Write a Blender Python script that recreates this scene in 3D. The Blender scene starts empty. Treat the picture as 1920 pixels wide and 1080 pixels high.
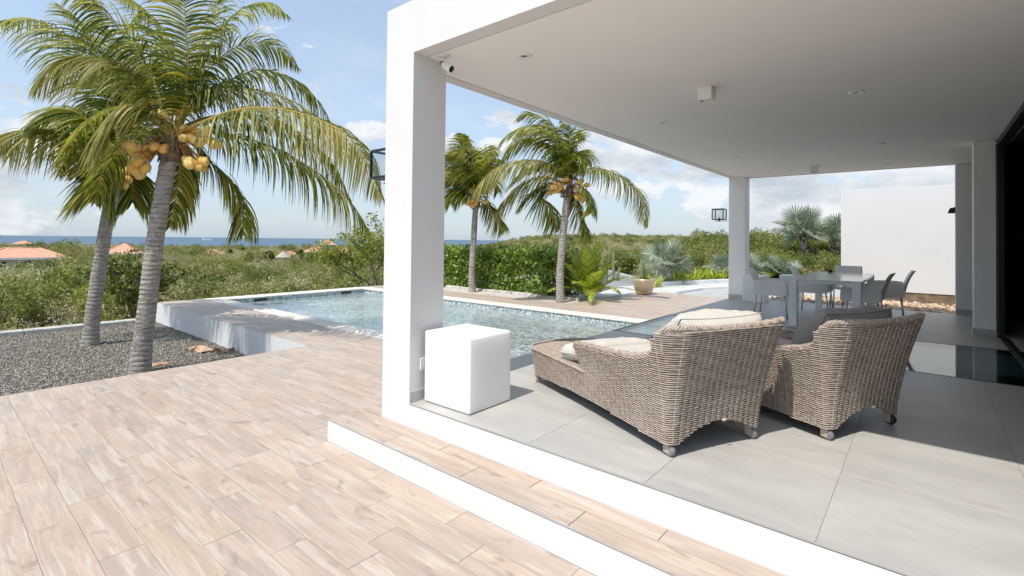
import bpy, bmesh, math, random
import numpy as np
from mathutils import Vector, Matrix, noise
random.seed(7)
RNG = np.random.default_rng(7)
sc = bpy.context.scene
COL = sc.collection
PI = math.pi

# ------------------------------------------------------------------ camera
F, YAW, PITCH, ROLL, PY = 928.55, math.radians(39.762), math.radians(.839), math.radians(.584), 436.75
CAM = Vector((0, 0, 1.6))
_f0 = Vector((-math.sin(YAW), math.cos(YAW), 0)); _r0 = Vector((math.cos(YAW), math.sin(YAW), 0)); _u0 = Vector((0, 0, 1))
FW = math.cos(PITCH)*_f0 + math.sin(PITCH)*_u0
_u = -math.sin(PITCH)*_f0 + math.cos(PITCH)*_u0
RT = math.cos(ROLL)*_r0 + math.sin(ROLL)*_u
UP = -math.sin(ROLL)*_r0 + math.cos(ROLL)*_u
cd = bpy.data.cameras.new('camera'); cam = bpy.data.objects.new('camera', cd); COL.objects.link(cam)
m3 = Matrix((RT, UP, -FW)).transposed()
cam.matrix_world = Matrix.Translation(CAM) @ m3.to_4x4()
cd.sensor_width = 36; cd.lens = 36*F/1920; cd.shift_y = -(540-PY)/1920
cd.clip_start = .05; cd.clip_end = 90000
sc.camera = cam

def ray(x, y): return FW + RT*((x-960)/F) - UP*((y-PY)/F)
def on_z(x, y, z):
    d = ray(x, y); return CAM + d*((z-1.6)/d.z)
def on_y(x, y, Y):
    d = ray(x, y); return CAM + d*(Y/d.y)
def on_x(x, y, X):
    d = ray(x, y); return CAM + d*(X/d.x)
def at(x, y, dist):          # a point at a horizontal distance in metres
    d = ray(x, y); return CAM + d*(dist/math.hypot(d.x, d.y))
def proj(p):
    v = Vector(p)-CAM; z = v.dot(FW)
    return 960+F*v.dot(RT)/z, PY-F*v.dot(UP)/z, z

# ------------------------------------------------------------------ sky, sun, exposure
SUN_EL = math.radians(58.7)
w = bpy.data.worlds.new('World'); sc.world = w; w.use_nodes = True
def build_world():
    nt = w.node_tree; nt.nodes.clear(); N = nt.nodes.new; L = nt.links.new
    out = N('ShaderNodeOutputWorld'); bg = N('ShaderNodeBackground'); bg.inputs[1].default_value = .15
    sky = N('ShaderNodeTexSky'); sky.sky_type = 'NISHITA'; sky.sun_disc = False
    sky.sun_elevation = SUN_EL; sky.sun_rotation = PI
    sky.air_density = 1.0; sky.dust_density = 1.2; sky.ozone_density = 1.3; sky.altitude = 50
    tc = N('ShaderNodeTexCoord'); sep = N('ShaderNodeSeparateXYZ'); L(tc.outputs['Generated'], sep.inputs[0])
    # cloud deck: the view direction projected on a high plane, so clouds flatten towards the horizon
    mx = N('ShaderNodeMath'); mx.operation = 'MAXIMUM'; L(sep.outputs[2], mx.inputs[0]); mx.inputs[1].default_value = 0.0
    ad = N('ShaderNodeMath'); ad.operation = 'ADD'; L(mx.outputs[0], ad.inputs[0]); ad.inputs[1].default_value = .16
    dv = N('ShaderNodeVectorMath'); dv.operation = 'DIVIDE'; L(tc.outputs['Generated'], dv.inputs[0])
    cb = N('ShaderNodeCombineXYZ'); [L(ad.outputs[0], cb.inputs[i]) for i in range(3)]; L(cb.outputs[0], dv.inputs[1])
    def cloud(scale, lo, hi, det, off, rough=.6):
        mp = N('ShaderNodeMapping'); L(dv.outputs[0], mp.inputs[0]); mp.inputs['Location'].default_value = off
        n = N('ShaderNodeTexNoise'); n.inputs['Scale'].default_value = scale; n.inputs['Detail'].default_value = det; n.inputs['Roughness'].default_value = rough
        L(mp.outputs[0], n.inputs['Vector'])
        r = N('ShaderNodeMapRange'); r.interpolation_type = 'SMOOTHSTEP'; r.inputs[1].default_value = lo; r.inputs[2].default_value = hi; L(n.outputs[0], r.inputs[0]); return r
    def mul(a, b):
        m = N('ShaderNodeMath'); m.operation = 'MULTIPLY'; L(a, m.inputs[0])
        if isinstance(b, (int, float)): m.inputs[1].default_value = b
        else: L(b, m.inputs[1])
        return m.outputs[0]
    def vmax(a, b):
        m = N('ShaderNodeMath'); m.operation = 'MAXIMUM'; L(a, m.inputs[0]); L(b, m.inputs[1]); return m.outputs[0]
    def lobe(px, py, size, pw=1.0):          # a real cloud bank standing in one compass direction
        d = ray(px, py).normalized(); dot = N('ShaderNodeVectorMath'); dot.operation = 'DOT_PRODUCT'
        nm = N('ShaderNodeVectorMath'); nm.operation = 'NORMALIZE'; L(tc.outputs['Generated'], nm.inputs[0]); L(nm.outputs[0], dot.inputs[0]); dot.inputs[1].default_value = d
        r = N('ShaderNodeMapRange'); r.interpolation_type = 'SMOOTHSTEP'; c = math.cos(size/F); r.inputs[1].default_value = c; r.inputs[2].default_value = 1-(1-c)*.15; r.inputs[4].default_value = pw
        L(dot.outputs['Value'], r.inputs[0]); return r.outputs[0]
    # puffy noise in direction space
    def puff(scale, off, squash=2.0):
        mp = N('ShaderNodeMapping'); L(tc.outputs['Generated'], mp.inputs[0]); mp.inputs['Scale'].default_value = (1, 1, squash); mp.inputs['Location'].default_value = off
        n = N('ShaderNodeTexNoise'); n.inputs['Scale'].default_value = scale; n.inputs['Detail'].default_value = 7; n.inputs['Roughness'].default_value = .58; L(mp.outputs[0], n.inputs['Vector']); return n.outputs[0]
    pf = puff(11, (0, 0, 0)); bank = None
    for px, py, s, p in [(1150, 285, 105, .35), (1215, 320, 80, .28), (1325, 345, 75, .34), (1400, 385, 110, .25), (1480, 350, 150, .34), (1640, 350, 220, .36), (1780, 350, 220, .34), (930, 245, 60, .27), (690, 268, 70, .28), (850, 300, 60, .26), (60, 335, 110, .19), (140, 350, 100, .17), (1020, 300, 60, .2), (600, 130, 160, .12), (2300, 320, 420, .36), (-700, 300, 420, .34)]:
        l = lobe(px, py, s, p); bank = l if bank is None else vmax(bank, l)
    s = N('ShaderNodeMath'); s.operation = 'ADD'; L(pf, s.inputs[0]); L(bank, s.inputs[1])
    cr = N('ShaderNodeMapRange'); cr.interpolation_type = 'SMOOTHSTEP'; cr.inputs[1].default_value = .70; cr.inputs[2].default_value = .80; L(s.outputs[0], cr.inputs[0])
    thin = cloud(1.1, .48, .84, 7, (3.1, 1.7, 0), .62)
    wisp = mul(thin.outputs[0], .5)
    cov = vmax(mul(cr.outputs[0], .92), wisp)
    # cloud body tone: grey undersides by a second noise
    shade = puff(6, (4, 2, 1), 2.5)
    rs = N('ShaderNodeMapRange'); rs.inputs[1].default_value = .38; rs.inputs[2].default_value = .6; L(shade, rs.inputs[0])
    cc = N('ShaderNodeMixRGB'); cc.inputs[1].default_value = (2.15, 2.38, 2.65, 1); cc.inputs[2].default_value = (3.6, 3.7, 3.8, 1); L(rs.outputs[0], cc.inputs[0])
    # pale marine haze towards the horizon
    hz = N('ShaderNodeMapRange'); hz.interpolation_type = 'SMOOTHERSTEP'; hz.inputs[1].default_value = .0; hz.inputs[2].default_value = .38; hz.inputs[3].default_value = .80; hz.inputs[4].default_value = .52; L(sep.outputs[2], hz.inputs[0])
    hm = N('ShaderNodeMixRGB'); L(hz.outputs[0], hm.inputs[0]); L(sky.outputs[0], hm.inputs[1]); hm.inputs[2].default_value = (2.1, 2.5, 2.92, 1)
    mix = N('ShaderNodeMixRGB'); L(cov, mix.inputs[0]); L(hm.outputs[0], mix.inputs[1]); L(cc.outputs[0], mix.inputs[2])
    L(mix.outputs[0], bg.inputs[0]); L(bg.outputs[0], out.inputs[0])
build_world()
sl = bpy.data.lights.new('sun', 'SUN'); sl.energy = 2.4; sl.angle = math.radians(.53); sl.color = (1, .955, .89)
so = bpy.data.objects.new('sun', sl); COL.objects.link(so)
to_sun = Vector((.017*math.cos(SUN_EL), -math.cos(SUN_EL), math.sin(SUN_EL)))
so.rotation_euler = to_sun.to_track_quat('Z', 'Y').to_euler(); so.location = (0, -5, 12)
vs = sc.view_settings; vs.view_transform = 'Standard'; vs.look = 'None'; vs.exposure = .80; vs.gamma = 1; vs.use_curve_mapping = False
sc.render.engine = 'CYCLES'
sc.cycles.max_bounces = 9; sc.cycles.transparent_max_bounces = 12; sc.cycles.diffuse_bounces = 7

# ------------------------------------------------------------------ helpers
def tag(o, label=None, cat=None, group=None, kind=None):
    if label: o['label'] = label
    if cat: o['category'] = cat
    if group: o['group'] = group
    if kind: o['kind'] = kind
    return o
def thing(name, label, cat, loc=(0, 0, 0), rz=0, group=None):
    o = bpy.data.objects.new(name, None); COL.objects.link(o); o.location = loc; o.rotation_euler = (0, 0, rz); o.empty_display_size = .1
    return tag(o, label, cat, group)
def copy_tree(o, parent=None):
    c = o.copy(); COL.objects.link(c)
    if parent: c.parent = parent
    for ch in list(o.children): copy_tree(ch, c)
    return c
class MB:
    """collects shapes for ONE mesh"""
    def __init__(s): s.v = []; s.f = []; s.sm = []
    def add(s, vs_, fs_, smooth=False):
        b = len(s.v); s.v += [tuple(v) for v in vs_]; s.f += [tuple(i+b for i in f) for f in fs_]; s.sm += [smooth]*len(fs_); return s
    def box(s, x0, x1, y0, y1, z0, z1, M=None):
        p = [Vector((x, y, z)) for z in (z0, z1) for y in (y0, y1) for x in (x0, x1)]
        if M: p = [M @ q for q in p]
        return s.add(p, [(0, 2, 3, 1), (4, 5, 7, 6), (0, 1, 5, 4), (2, 6, 7, 3), (0, 4, 6, 2), (1, 3, 7, 5)])
    def bbox(s, x0, x1, y0, y1, z0, z1, b=.01, M=None, seg=2):
        bm = bmesh.new(); bmesh.ops.create_cube(bm, size=1)
        for v in bm.verts: v.co = Vector(((x0+x1)/2+v.co.x*(x1-x0), (y0+y1)/2+v.co.y*(y1-y0), (z0+z1)/2+v.co.z*(z1-z0)))
        bmesh.ops.bevel(bm, geom=list(bm.edges), offset=b, segments=seg, profile=.5, affect='EDGES')
        bm.verts.index_update()
        p = [(M @ v.co if M else v.co.copy()) for v in bm.verts]; f = [[v.index for v in q.verts] for q in bm.faces]; bm.free()
        return s.add(p, f, False)
    def tube(s, pts, rad, n=8, cap=True, smooth=True):
        pts = [Vector(p) for p in pts]; m = len(pts)
        if not hasattr(rad, '__len__'): rad = [rad]*m
        vs_ = []; t0 = (pts[1]-pts[0]).normalized(); up = Vector((0, 0, 1)) if abs(t0.z) < .9 else Vector((1, 0, 0))
        a = t0.cross(up).normalized()
        for i, p in enumerate(pts):
            t = (pts[min(i+1, m-1)]-pts[max(i-1, 0)]).normalized()
            a = (a - t*a.dot(t)).normalized(); b = t.cross(a)
            for k in range(n):
                th = 2*PI*k/n; vs_.append(p+(a*math.cos(th)+b*math.sin(th))*rad[i])
        fs_ = [(i*n+k, i*n+(k+1) % n, (i+1)*n+(k+1) % n, (i+1)*n+k) for i in range(m-1) for k in range(n)]
        if cap: fs_ += [tuple(range(n))[::-1], tuple((m-1)*n+k for k in range(n))]
        return s.add(vs_, fs_, smooth)
    def lathe(s, prof, n=24, M=None, smooth=True):
        vs_ = [Vector((r*math.cos(2*PI*k/n), r*math.sin(2*PI*k/n), z)) for r, z in prof for k in range(n)]
        if M: vs_ = [M @ v for v in vs_]
        fs_ = [(i*n+k, i*n+(k+1) % n, (i+1)*n+(k+1) % n, (i+1)*n+k) for i in range(len(prof)-1) for k in range(n)]
        return s.add(vs_, fs_, smooth)
    def ell(s, c, r, M3=None, n=10, m=7):
        vs_ = []
        for i in range(m+1):
            ph = PI*i/m
            for k in range(n):
                v = Vector((r[0]*math.sin(ph)*math.cos(2*PI*k/n), r[1]*math.sin(ph)*math.sin(2*PI*k/n), r[2]*math.cos(ph)))
                if M3: v = M3 @ v
                vs_.append(v+Vector(c))
        fs_ = [(i*n+k, (i+1)*n+k, (i+1)*n+(k+1) % n, i*n+(k+1) % n) for i in range(m) for k in range(n)]
        return s.add(vs_, fs_, True)
    def mesh(s, name, mat):
        me = bpy.data.meshes.new(name); me.from_pydata([tuple(v) for v in s.v], [], s.f)
        me.polygons.foreach_set('use_smooth', s.sm); me.update()
        if mat: me.materials.append(mat)
        return me
    def build(s, name, mat, parent=None, kind=None, loc=None):
        o = bpy.data.objects.new(name, s.mesh(name, mat)); COL.objects.link(o)
        if parent: o.parent = parent
        if kind: o['kind'] = kind
        if loc is not None: o.location = loc
        return o
def npmesh(name, verts, quads, mat, smooth=False):
    me = bpy.data.meshes.new(name); verts = np.asarray(verts, np.float32); quads = np.asarray(quads, np.int32)
    k = quads.shape[1]; n = len(quads)
    me.vertices.add(len(verts)); me.vertices.foreach_set('co', verts.ravel())
    me.loops.add(n*k); me.loops.foreach_set('vertex_index', quads.ravel())
    me.polygons.add(n); me.polygons.foreach_set('loop_start', np.arange(0, n*k, k, dtype=np.int32))
    me.polygons.foreach_set('use_smooth', np.full(n, smooth)); me.update(calc_edges=True)
    if mat: me.materials.append(mat)
    return me
def link(name, me, parent=None, kind=None, loc=None):
    o = bpy.data.objects.new(name, me); COL.objects.link(o)
    if parent: o.parent = parent
    if kind: o['kind'] = kind
    if loc is not None: o.location = loc
    return o

# ------------------------------------------------------------------ materials
class NT:
    def __init__(s, name):
        s.m = bpy.data.materials.new(name); s.m.use_nodes = True; s.t = s.m.node_tree; s.t.nodes.clear()
        s.out = s.n('ShaderNodeOutputMaterial')
    def n(s, k, **kw):
        q = s.t.nodes.new(k)
        for a, b in kw.items(): setattr(q, a, b)
        return q
    def l(s, a, b): s.t.links.new(a, b)
    def set(s, sock, v):
        if isinstance(v, bpy.types.NodeSocket): s.l(v, sock)
        elif isinstance(v, tuple) and len(v) == 3 and sock.type == 'RGBA': sock.default_value = (*v, 1)
        else: sock.default_value = v
    def math(s, op, a, b=0., c=None):
        q = s.n('ShaderNodeMath', operation=op); s.set(q.inputs[0], a); s.set(q.inputs[1], b)
        if c is not None: s.set(q.inputs[2], c)
        return q.outputs[0]
    def mix(s, f, a, b, mode='MIX'):
        q = s.n('ShaderNodeMixRGB', blend_type=mode); s.set(q.inputs[0], f); s.set(q.inputs[1], a); s.set(q.inputs[2], b); return q.outputs[0]
    def pos(s): return s.n('ShaderNodeNewGeometry').outputs['Position']
    def obj(s): return s.n('ShaderNodeTexCoord').outputs['Object']
    def map(s, vec, scale=(1, 1, 1), loc=(0, 0, 0), rot=(0, 0, 0)):
        q = s.n('ShaderNodeMapping'); s.l(vec, q.inputs[0]); s.set(q.inputs['Scale'], scale); s.set(q.inputs['Location'], loc); q.inputs['Rotation'].default_value = rot; return q.outputs[0]
    def noise(s, vec, scale, det=4., rough=.55, dist=0., col=False):
        q = s.n('ShaderNodeTexNoise'); s.l(vec, q.inputs['Vector']); s.set(q.inputs['Scale'], scale); s.set(q.inputs['Detail'], det); s.set(q.inputs['Roughness'], rough); s.set(q.inputs['Distortion'], dist); return q.outputs[1 if col else 0]
    def rng(s, v, a, b, c=0., d=1., smooth=True):
        q = s.n('ShaderNodeMapRange'); q.interpolation_type = 'SMOOTHSTEP' if smooth else 'LINEAR'
        s.set(q.inputs[0], v); [s.set(q.inputs[i+1], x) for i, x in enumerate((a, b, c, d))]; return q.outputs[0]
    def ramp(s, v, stops):
        q = s.n('ShaderNodeValToRGB'); s.l(v, q.inputs[0]); e = q.color_ramp.elements
        while len(e) < len(stops): e.new(.5)
        for i, (p, c) in enumerate(stops): e[i].position = p; e[i].color = (*c, 1)
        return q.outputs[0]
    def rand(s):
        a = s.n('ShaderNodeObjectInfo').outputs['Random']; b = s.n('ShaderNodeNewGeometry').outputs['Random Per Island']
        return s.math('FRACT', s.math('ADD', a, s.math('MULTIPLY', b, 3.7)))
    def bump(s, h, strength=.3, dist=.01):
        q = s.n('ShaderNodeBump'); s.set(q.inputs['Strength'], strength); q.inputs['Distance'].default_value = dist; s.l(h, q.inputs['Height']); return q.outputs[0]
    def pbr(s, col, rough=.6, bump=None, spec=.4, metal=0., **kw):
        q = s.n('ShaderNodeBsdfPrincipled'); s.set(q.inputs['Base Color'], col); s.set(q.inputs['Roughness'], rough); s.set(q.inputs['Specular IOR Level'], spec); s.set(q.inputs['Metallic'], metal)
        if bump is not None: s.l(bump, q.inputs['Normal'])
        for k, v in kw.items(): s.set(q.inputs[k], v)
        s.l(q.outputs[0], s.out.inputs[0]); s.p = q; return s.m
def simple(name, col, rough=.5, spec=.4, metal=0., var=.08, vs_=3., bs=.15, bsc=60.):
    t = NT(name); n = t.noise(t.pos(), vs_, 5); c = t.mix(t.rng(n, .3, .7), tuple(x*(1-var) for x in col), tuple(min(1, x*(1+var)) for x in col))
    return t.pbr(c, rough, t.bump(t.noise(t.pos(), bsc, 3), bs, .002) if bs else None, spec, metal)
def render_white(name, col):
    t = NT(name); p = t.pos(); a = t.noise(p, .9, 5); b = t.noise(t.map(p, (3, 3, .35)), 2.2, 5)
    c = t.mix(t.rng(a, .3, .75), col, tuple(x*.965 for x in col)); c = t.mix(t.math('MULTIPLY', t.rng(b, .52, .8), .05), c, (.55, .53, .49))
    return t.pbr(c, .75, t.bump(t.noise(p, 45, 6, .65), .12, .004), .25)
M = {}
M['stucco'] = render_white('white_stucco', (.70, .698, .69))
M['ceiling'] = render_white('shade_lifted_white', (.88, .87, .85))  # the stucco white, lightened to brighten surfaces that lie in shade
def wood_tile():
    t = NT('wood_look_porcelain'); r = t.rand(); p = t.pos()
    off = t.n('ShaderNodeCombineXYZ'); t.l(t.math('MULTIPLY', r, 37.), off.inputs[0]); t.l(t.math('MULTIPLY', r, 91.), off.inputs[1])
    v = t.n('ShaderNodeVectorMath', operation='ADD'); t.l(p, v.inputs[0]); t.l(off.outputs[0], v.inputs[1]); q = v.outputs[0]
    broad = t.noise(t.map(q, (1.0, 6.5, 1)), 1.4, 4, .55, .8)
    stretch = t.map(q, (2.2, 30, 1)); g1 = t.noise(stretch, 1.8, 10, .7, .9)
    ring = t.n('ShaderNodeTexWave', wave_type='BANDS', bands_direction='Y'); t.l(t.map(q, (1.2, 6., 1)), ring.inputs[0]); ring.inputs['Scale'].default_value = 2.4; ring.inputs['Distortion'].default_value = 9; ring.inputs['Detail'].default_value = 4; ring.inputs['Detail Scale'].default_value = .8
    base = t.ramp(r, [(0, (.475, .38, .305)), (.2, (.515, .42, .34)), (.42, (.45, .37, .31)), (.6, (.52, .43, .355)), (.8, (.485, .38, .30)), (1, (.465, .39, .33))])
    c = t.mix(t.rng(broad, .36, .66), t.mix(1., base, (.87, .865, .87), 'MULTIPLY'), t.mix(1., base, (1.10, 1.095, 1.08), 'MULTIPLY'))
    hny = t.noise(t.map(q, (.8, 9, 1)), 1.3, 4, .6, .7); c = t.mix(t.math('MULTIPLY', t.rng(hny, .50, .60), .42), c, (.47, .345, .245)); pale = t.noise(t.map(q, (.9, 11, 1), (5, 3, 0)), 1.4, 4, .6, .6); c = t.mix(t.math('MULTIPLY', t.rng(pale, .54, .62), .5), c, (.60, .54, .47))
    c = t.mix(t.math('MULTIPLY', t.rng(g1, .50, .70), .62), c, (.33, .265, .215))
    c = t.mix(t.math('MULTIPLY', t.rng(ring.outputs['Fac'], .0, .3, 1., 0.), .26), c, (.42, .32, .24))
    kn = t.noise(t.map(q, (2.6, 6, 1)), 1.5, 3, .5, .6)
    c = t.mix(t.math('MULTIPLY', t.rng(kn, .60, .74), .62), c, (.28, .21, .165))
    return t.pbr(c, t.rng(g1, .3, .8, .42, .6), t.bump(g1, .12, .002), .35)
M['wood_tile'] = wood_tile()
M['grout'] = simple('grout', (.56, .51, .46), .9, .1)
M['tile_trim'] = simple('aluminium_edge_trim', (.62, .63, .62), .35, .5, .6)
def grey_tile():
    t = NT('grey_porcelain'); r = t.rand(); p = t.pos()
    off = t.n('ShaderNodeCombineXYZ'); t.l(t.math('MULTIPLY', r, 53.), off.inputs[0]); t.l(t.math('MULTIPLY', r, 29.), off.inputs[1])
    v = t.n('ShaderNodeVectorMath', operation='ADD'); t.l(p, v.inputs[0]); t.l(off.outputs[0], v.inputs[1]); q = v.outputs[0]
    a = t.noise(t.map(q, (1, 2.4, 1)), 1.3, 6, .6, .5); b = t.noise(t.map(q, (1.5, 6, 1)), 2.5, 7, .7, .4)
    base = t.mix(r, (.46, .445, .41), (.485, .47, .435))
    c = t.mix(t.rng(a, .3, .7), t.mix(1., base, (.9, .9, .905), 'MULTIPLY'), t.mix(1., base, (1.08, 1.08, 1.07), 'MULTIPLY'))
    c = t.mix(t.math('MULTIPLY', t.rng(b, .50, .75), .5), c, (.35, .32, .30))
    sp = t.noise(p, 70, 2); c = t.mix(t.math('MULTIPLY', t.rng(sp, .72, .78), .5), c, (.6, .6, .58))
    return t.pbr(c, t.rng(a, .2, .8, .36, .5), t.bump(t.noise(p, 120, 3), .06, .001), .45)
M['grey_tile'] = grey_tile()
M['grey_grout'] = simple('grey_grout', (.33, .31, .29), .9, .1)
M['gravel_base'] = simple('gravel_bed', (.16, .145, .125), .95, .1, 0, .3, 30, .6, 90)
def stone_mat(name, stops, rough=.85):
    t = NT(name); r = t.n('ShaderNodeObjectInfo').outputs['Random']; n = t.noise(t.obj(), 2.5, 4)
    c = t.ramp(r, stops); c = t.mix(t.rng(n, .3, .7), t.mix(1., c, (.8, .8, .8), 'MULTIPLY'), c); return t.pbr(c, rough, None, .25)
M['pebble'] = stone_mat('grey_pebble', [(0, (.13, .118, .098)), (.35, (.26, .235, .195)), (.7, (.40, .365, .305)), (.92, (.54, .50, .43)), (1, (.68, .65, .57))])
M['tan_rock'] = stone_mat('tan_rock', [(0, (.30, .19, .11)), (.4, (.52, .37, .23)), (.7, (.62, .48, .34)), (1, (.72, .62, .50))])
M['coping'] = simple('cream_coping_stone', (.70, .66, .58), .7, .25, 0, .08, 5, .3, 60)
M['kerb_stone'] = simple('whitewashed_kerb', (.50, .48, .44), .9, .15, 0, .2, 6, .5, 40)
def mosaic(name, band):
    t = NT(name); p = t.pos(); s = 30. if band else 40.
    sn = t.n('ShaderNodeVectorMath', operation='SNAP'); t.l(p, sn.inputs[0]); sn.inputs[1].default_value = (1/s,)*3
    wn = t.n('ShaderNodeTexWhiteNoise', noise_dimensions='3D'); t.l(sn.outputs[0], wn.inputs['Vector'])
    if band: c = t.ramp(wn.outputs[0], [(0, (.14, .19, .20)), (.3, (.27, .34, .35)), (.5, (.52, .57, .57)), (.72, (.20, .27, .28)), (1, (.68, .72, .71))])
    else: c = t.ramp(wn.outputs[0], [(0, (.55, .66, .69)), (.3, (.68, .77, .79)), (.6, (.78, .84, .85)), (.85, (.62, .72, .75)), (1, (.86, .89, .89))])
    return t.pbr(c, .3, None, .5)
M['mosaic_band'] = mosaic('pool_mosaic_band', True); M['mosaic'] = mosaic('pool_mosaic', False)
def water():
    t = NT('pool_water'); p = t.pos()
    h = t.math('ADD', t.noise(p, 3.2, 3, .55, .6), t.math('MULTIPLY', t.noise(p, 15, 3, .6, .4), .35))
    b = t.bump(h, .38, .018)
    tr = t.n('ShaderNodeBsdfTransparent'); tr.inputs[0].default_value = (.90, .96, .98, 1)
    rf = t.n('ShaderNodeBsdfRefraction'); rf.inputs['IOR'].default_value = 1.33; rf.inputs['Color'].default_value = (.86, .97, .985, 1); t.l(b, rf.inputs['Normal'])
    mr = t.n('ShaderNodeMixShader'); mr.inputs[0].default_value = .30; t.l(tr.outputs[0], mr.inputs[1]); t.l(rf.outputs[0], mr.inputs[2])
    pale_ripple = t.n('ShaderNodeBsdfDiffuse'); pale_ripple.inputs[0].default_value = (.68, .76, .78, 1)  # pale diffuse patches paint bright ripples into the water
    fm = t.n('ShaderNodeMixShader'); f = t.math('MULTIPLY', t.rng(t.noise(p, 11, 6, .75, 1.2), .34, .62), t.rng(t.noise(p, .55, 3), .35, .7, .60, .92)); t.l(f, fm.inputs[0]); t.l(mr.outputs[0], fm.inputs[1]); t.l(pale_ripple.outputs[0], fm.inputs[2])
    gl = t.n('ShaderNodeBsdfGlossy'); gl.inputs['Roughness'].default_value = .04; t.l(b, gl.inputs['Normal'])
    fr = t.n('ShaderNodeFresnel'); fr.inputs[0].default_value = 1.33; t.l(b, fr.inputs[1])
    mx = t.n('ShaderNodeMixShader'); t.l(fr.outputs[0], mx.inputs[0]); t.l(fm.outputs[0], mx.inputs[1]); t.l(gl.outputs[0], mx.inputs[2]); t.l(mx.outputs[0], t.out.inputs[0]); return t.m
M['water'] = water()
def clear_glass(name, tint, ior=1.5, rough=0.):
    t = NT(name); tr = t.n('ShaderNodeBsdfTransparent'); tr.inputs[0].default_value = (*tint, 1)
    gl = t.n('ShaderNodeBsdfGlossy'); gl.inputs['Roughness'].default_value = rough
    lw = t.n('ShaderNodeLayerWeight'); lw.inputs[0].default_value = .5; f0 = ((ior-1)/(ior+1))**2
    fz = t.math('ADD', f0, t.math('MULTIPLY', t.math('POWER', lw.outputs['Facing'], 5.), 1-f0))
    mx = t.n('ShaderNodeMixShader'); t.l(fz, mx.inputs[0]); t.l(tr.outputs[0], mx.inputs[1]); t.l(gl.outputs[0], mx.inputs[2]); t.l(mx.outputs[0], t.out.inputs[0]); return t.m
M['glass'] = clear_glass('lantern_glass', (.93, .95, .95))
M['floor_glass'] = clear_glass('walk_on_glass', (.62, .74, .74), 1.75, .015)
M['dark_glass'] = clear_glass('tinted_door_glass', (.20, .21, .22), 1.6)
def sea():
    t = NT('sea'); p = t.pos(); n = t.noise(t.map(p, (.004, .012, 1)), 1., 5); m_ = t.noise(p, .05, 4)
    c = t.mix(t.rng(n, .3, .7), (.075, .130, .185), (.105, .165, .225)); return t.pbr(c, .55, t.bump(m_, .5, 1.5), .25)
M['sea'] = sea()
def terrain_mat():
    t = NT('scrub_soil'); p = t.pos(); n = t.noise(p, .12, 6, .65); m_ = t.noise(p, .9, 5, .7)
    c = t.mix(t.rng(n, .35, .65), (.13, .14, .055), (.27, .23, .14)); c = t.mix(t.rng(m_, .4, .7), c, (.05, .065, .022)); return t.pbr(c, .95, None, .1)
M['terrain'] = terrain_mat()
def leaf_mat(name, cols, spec=.35, rough=.5, trans=.35, tcol=None, space='obj'):
    t = NT(name); isl = t.n('ShaderNodeNewGeometry').outputs['Random Per Island']; r = t.n('ShaderNodeObjectInfo').outputs['Random']
    k = t.math('FRACT', t.math('ADD', isl, t.math('MULTIPLY', r, .999)))
    v = t.math('ADD', t.math('MULTIPLY', isl, .55), t.math('MULTIPLY', r, .45)) if space == 'inst' else isl
    n = len(cols); c = t.ramp(v, [(i/(n-1), q) for i, q in enumerate(cols)])
    q = t.n('ShaderNodeBsdfPrincipled'); t.l(c, q.inputs['Base Color']); q.inputs['Roughness'].default_value = rough; q.inputs['Specular IOR Level'].default_value = spec
    tl = t.n('ShaderNodeBsdfTranslucent'); t.l(t.mix(1., c, tcol or (1.25, 1.3, .6), 'MULTIPLY'), tl.inputs[0])
    mx = t.n('ShaderNodeMixShader'); mx.inputs[0].default_value = trans; t.l(q.outputs[0], mx.inputs[1]); t.l(tl.outputs[0], mx.inputs[2]); t.l(mx.outputs[0], t.out.inputs[0]); return t.m
M['frond'] = leaf_mat('coconut_frond', [(0.031, 0.062, 0.009), (0.095, 0.140, 0.016), (0.213, 0.246, 0.027), (0.370, 0.358, 0.050), (0.538, 0.448, 0.101)], .35, .5, .36)
M['frond_dry'] = leaf_mat('yellowing_frond', [(.10, .13, .025), (.20, .22, .045), (.34, .31, .08), (.48, .38, .14)], .35, .5, .34)
M['rachis'] = simple('frond_rachis', (.42, .29, .08), .5, .35, 0, .25, 6, .2, 40)
def coconut_mat():
    t = NT('yellow_coconut'); r = t.n('ShaderNodeObjectInfo').outputs['Random']; p = t.obj(); n = t.noise(p, 16, 5, .7); m_ = t.noise(p, 5, 3)
    c = t.ramp(r, [(0, (.80, .42, .10)), (.3, (.90, .54, .14)), (.6, (.92, .62, .20)), (.85, (.84, .58, .19)), (1, (.62, .38, .15))])
    c = t.mix(t.math('MULTIPLY', t.rng(n, .52, .75), .6), c, (.34, .20, .09)); c = t.mix(t.math('MULTIPLY', t.rng(m_, .5, .7), .3), c, (.55, .52, .16)); return t.pbr(c, .5, t.bump(n, .3, .004), .35)
M['coconut'] = coconut_mat()
M['husk'] = simple('dry_husk_fibre', (.20, .145, .105), .9, .1, 0, .35, 14, .6, 60)
M['spathe'] = simple('dry_spathe', (.33, .285, .25), .8, .2, 0, .25, 12, .5, 50)
M['stalk'] = simple('fruit_stalk', (.42, .24, .08), .7, .2, 0, .3, 20, .3, 60)
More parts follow.
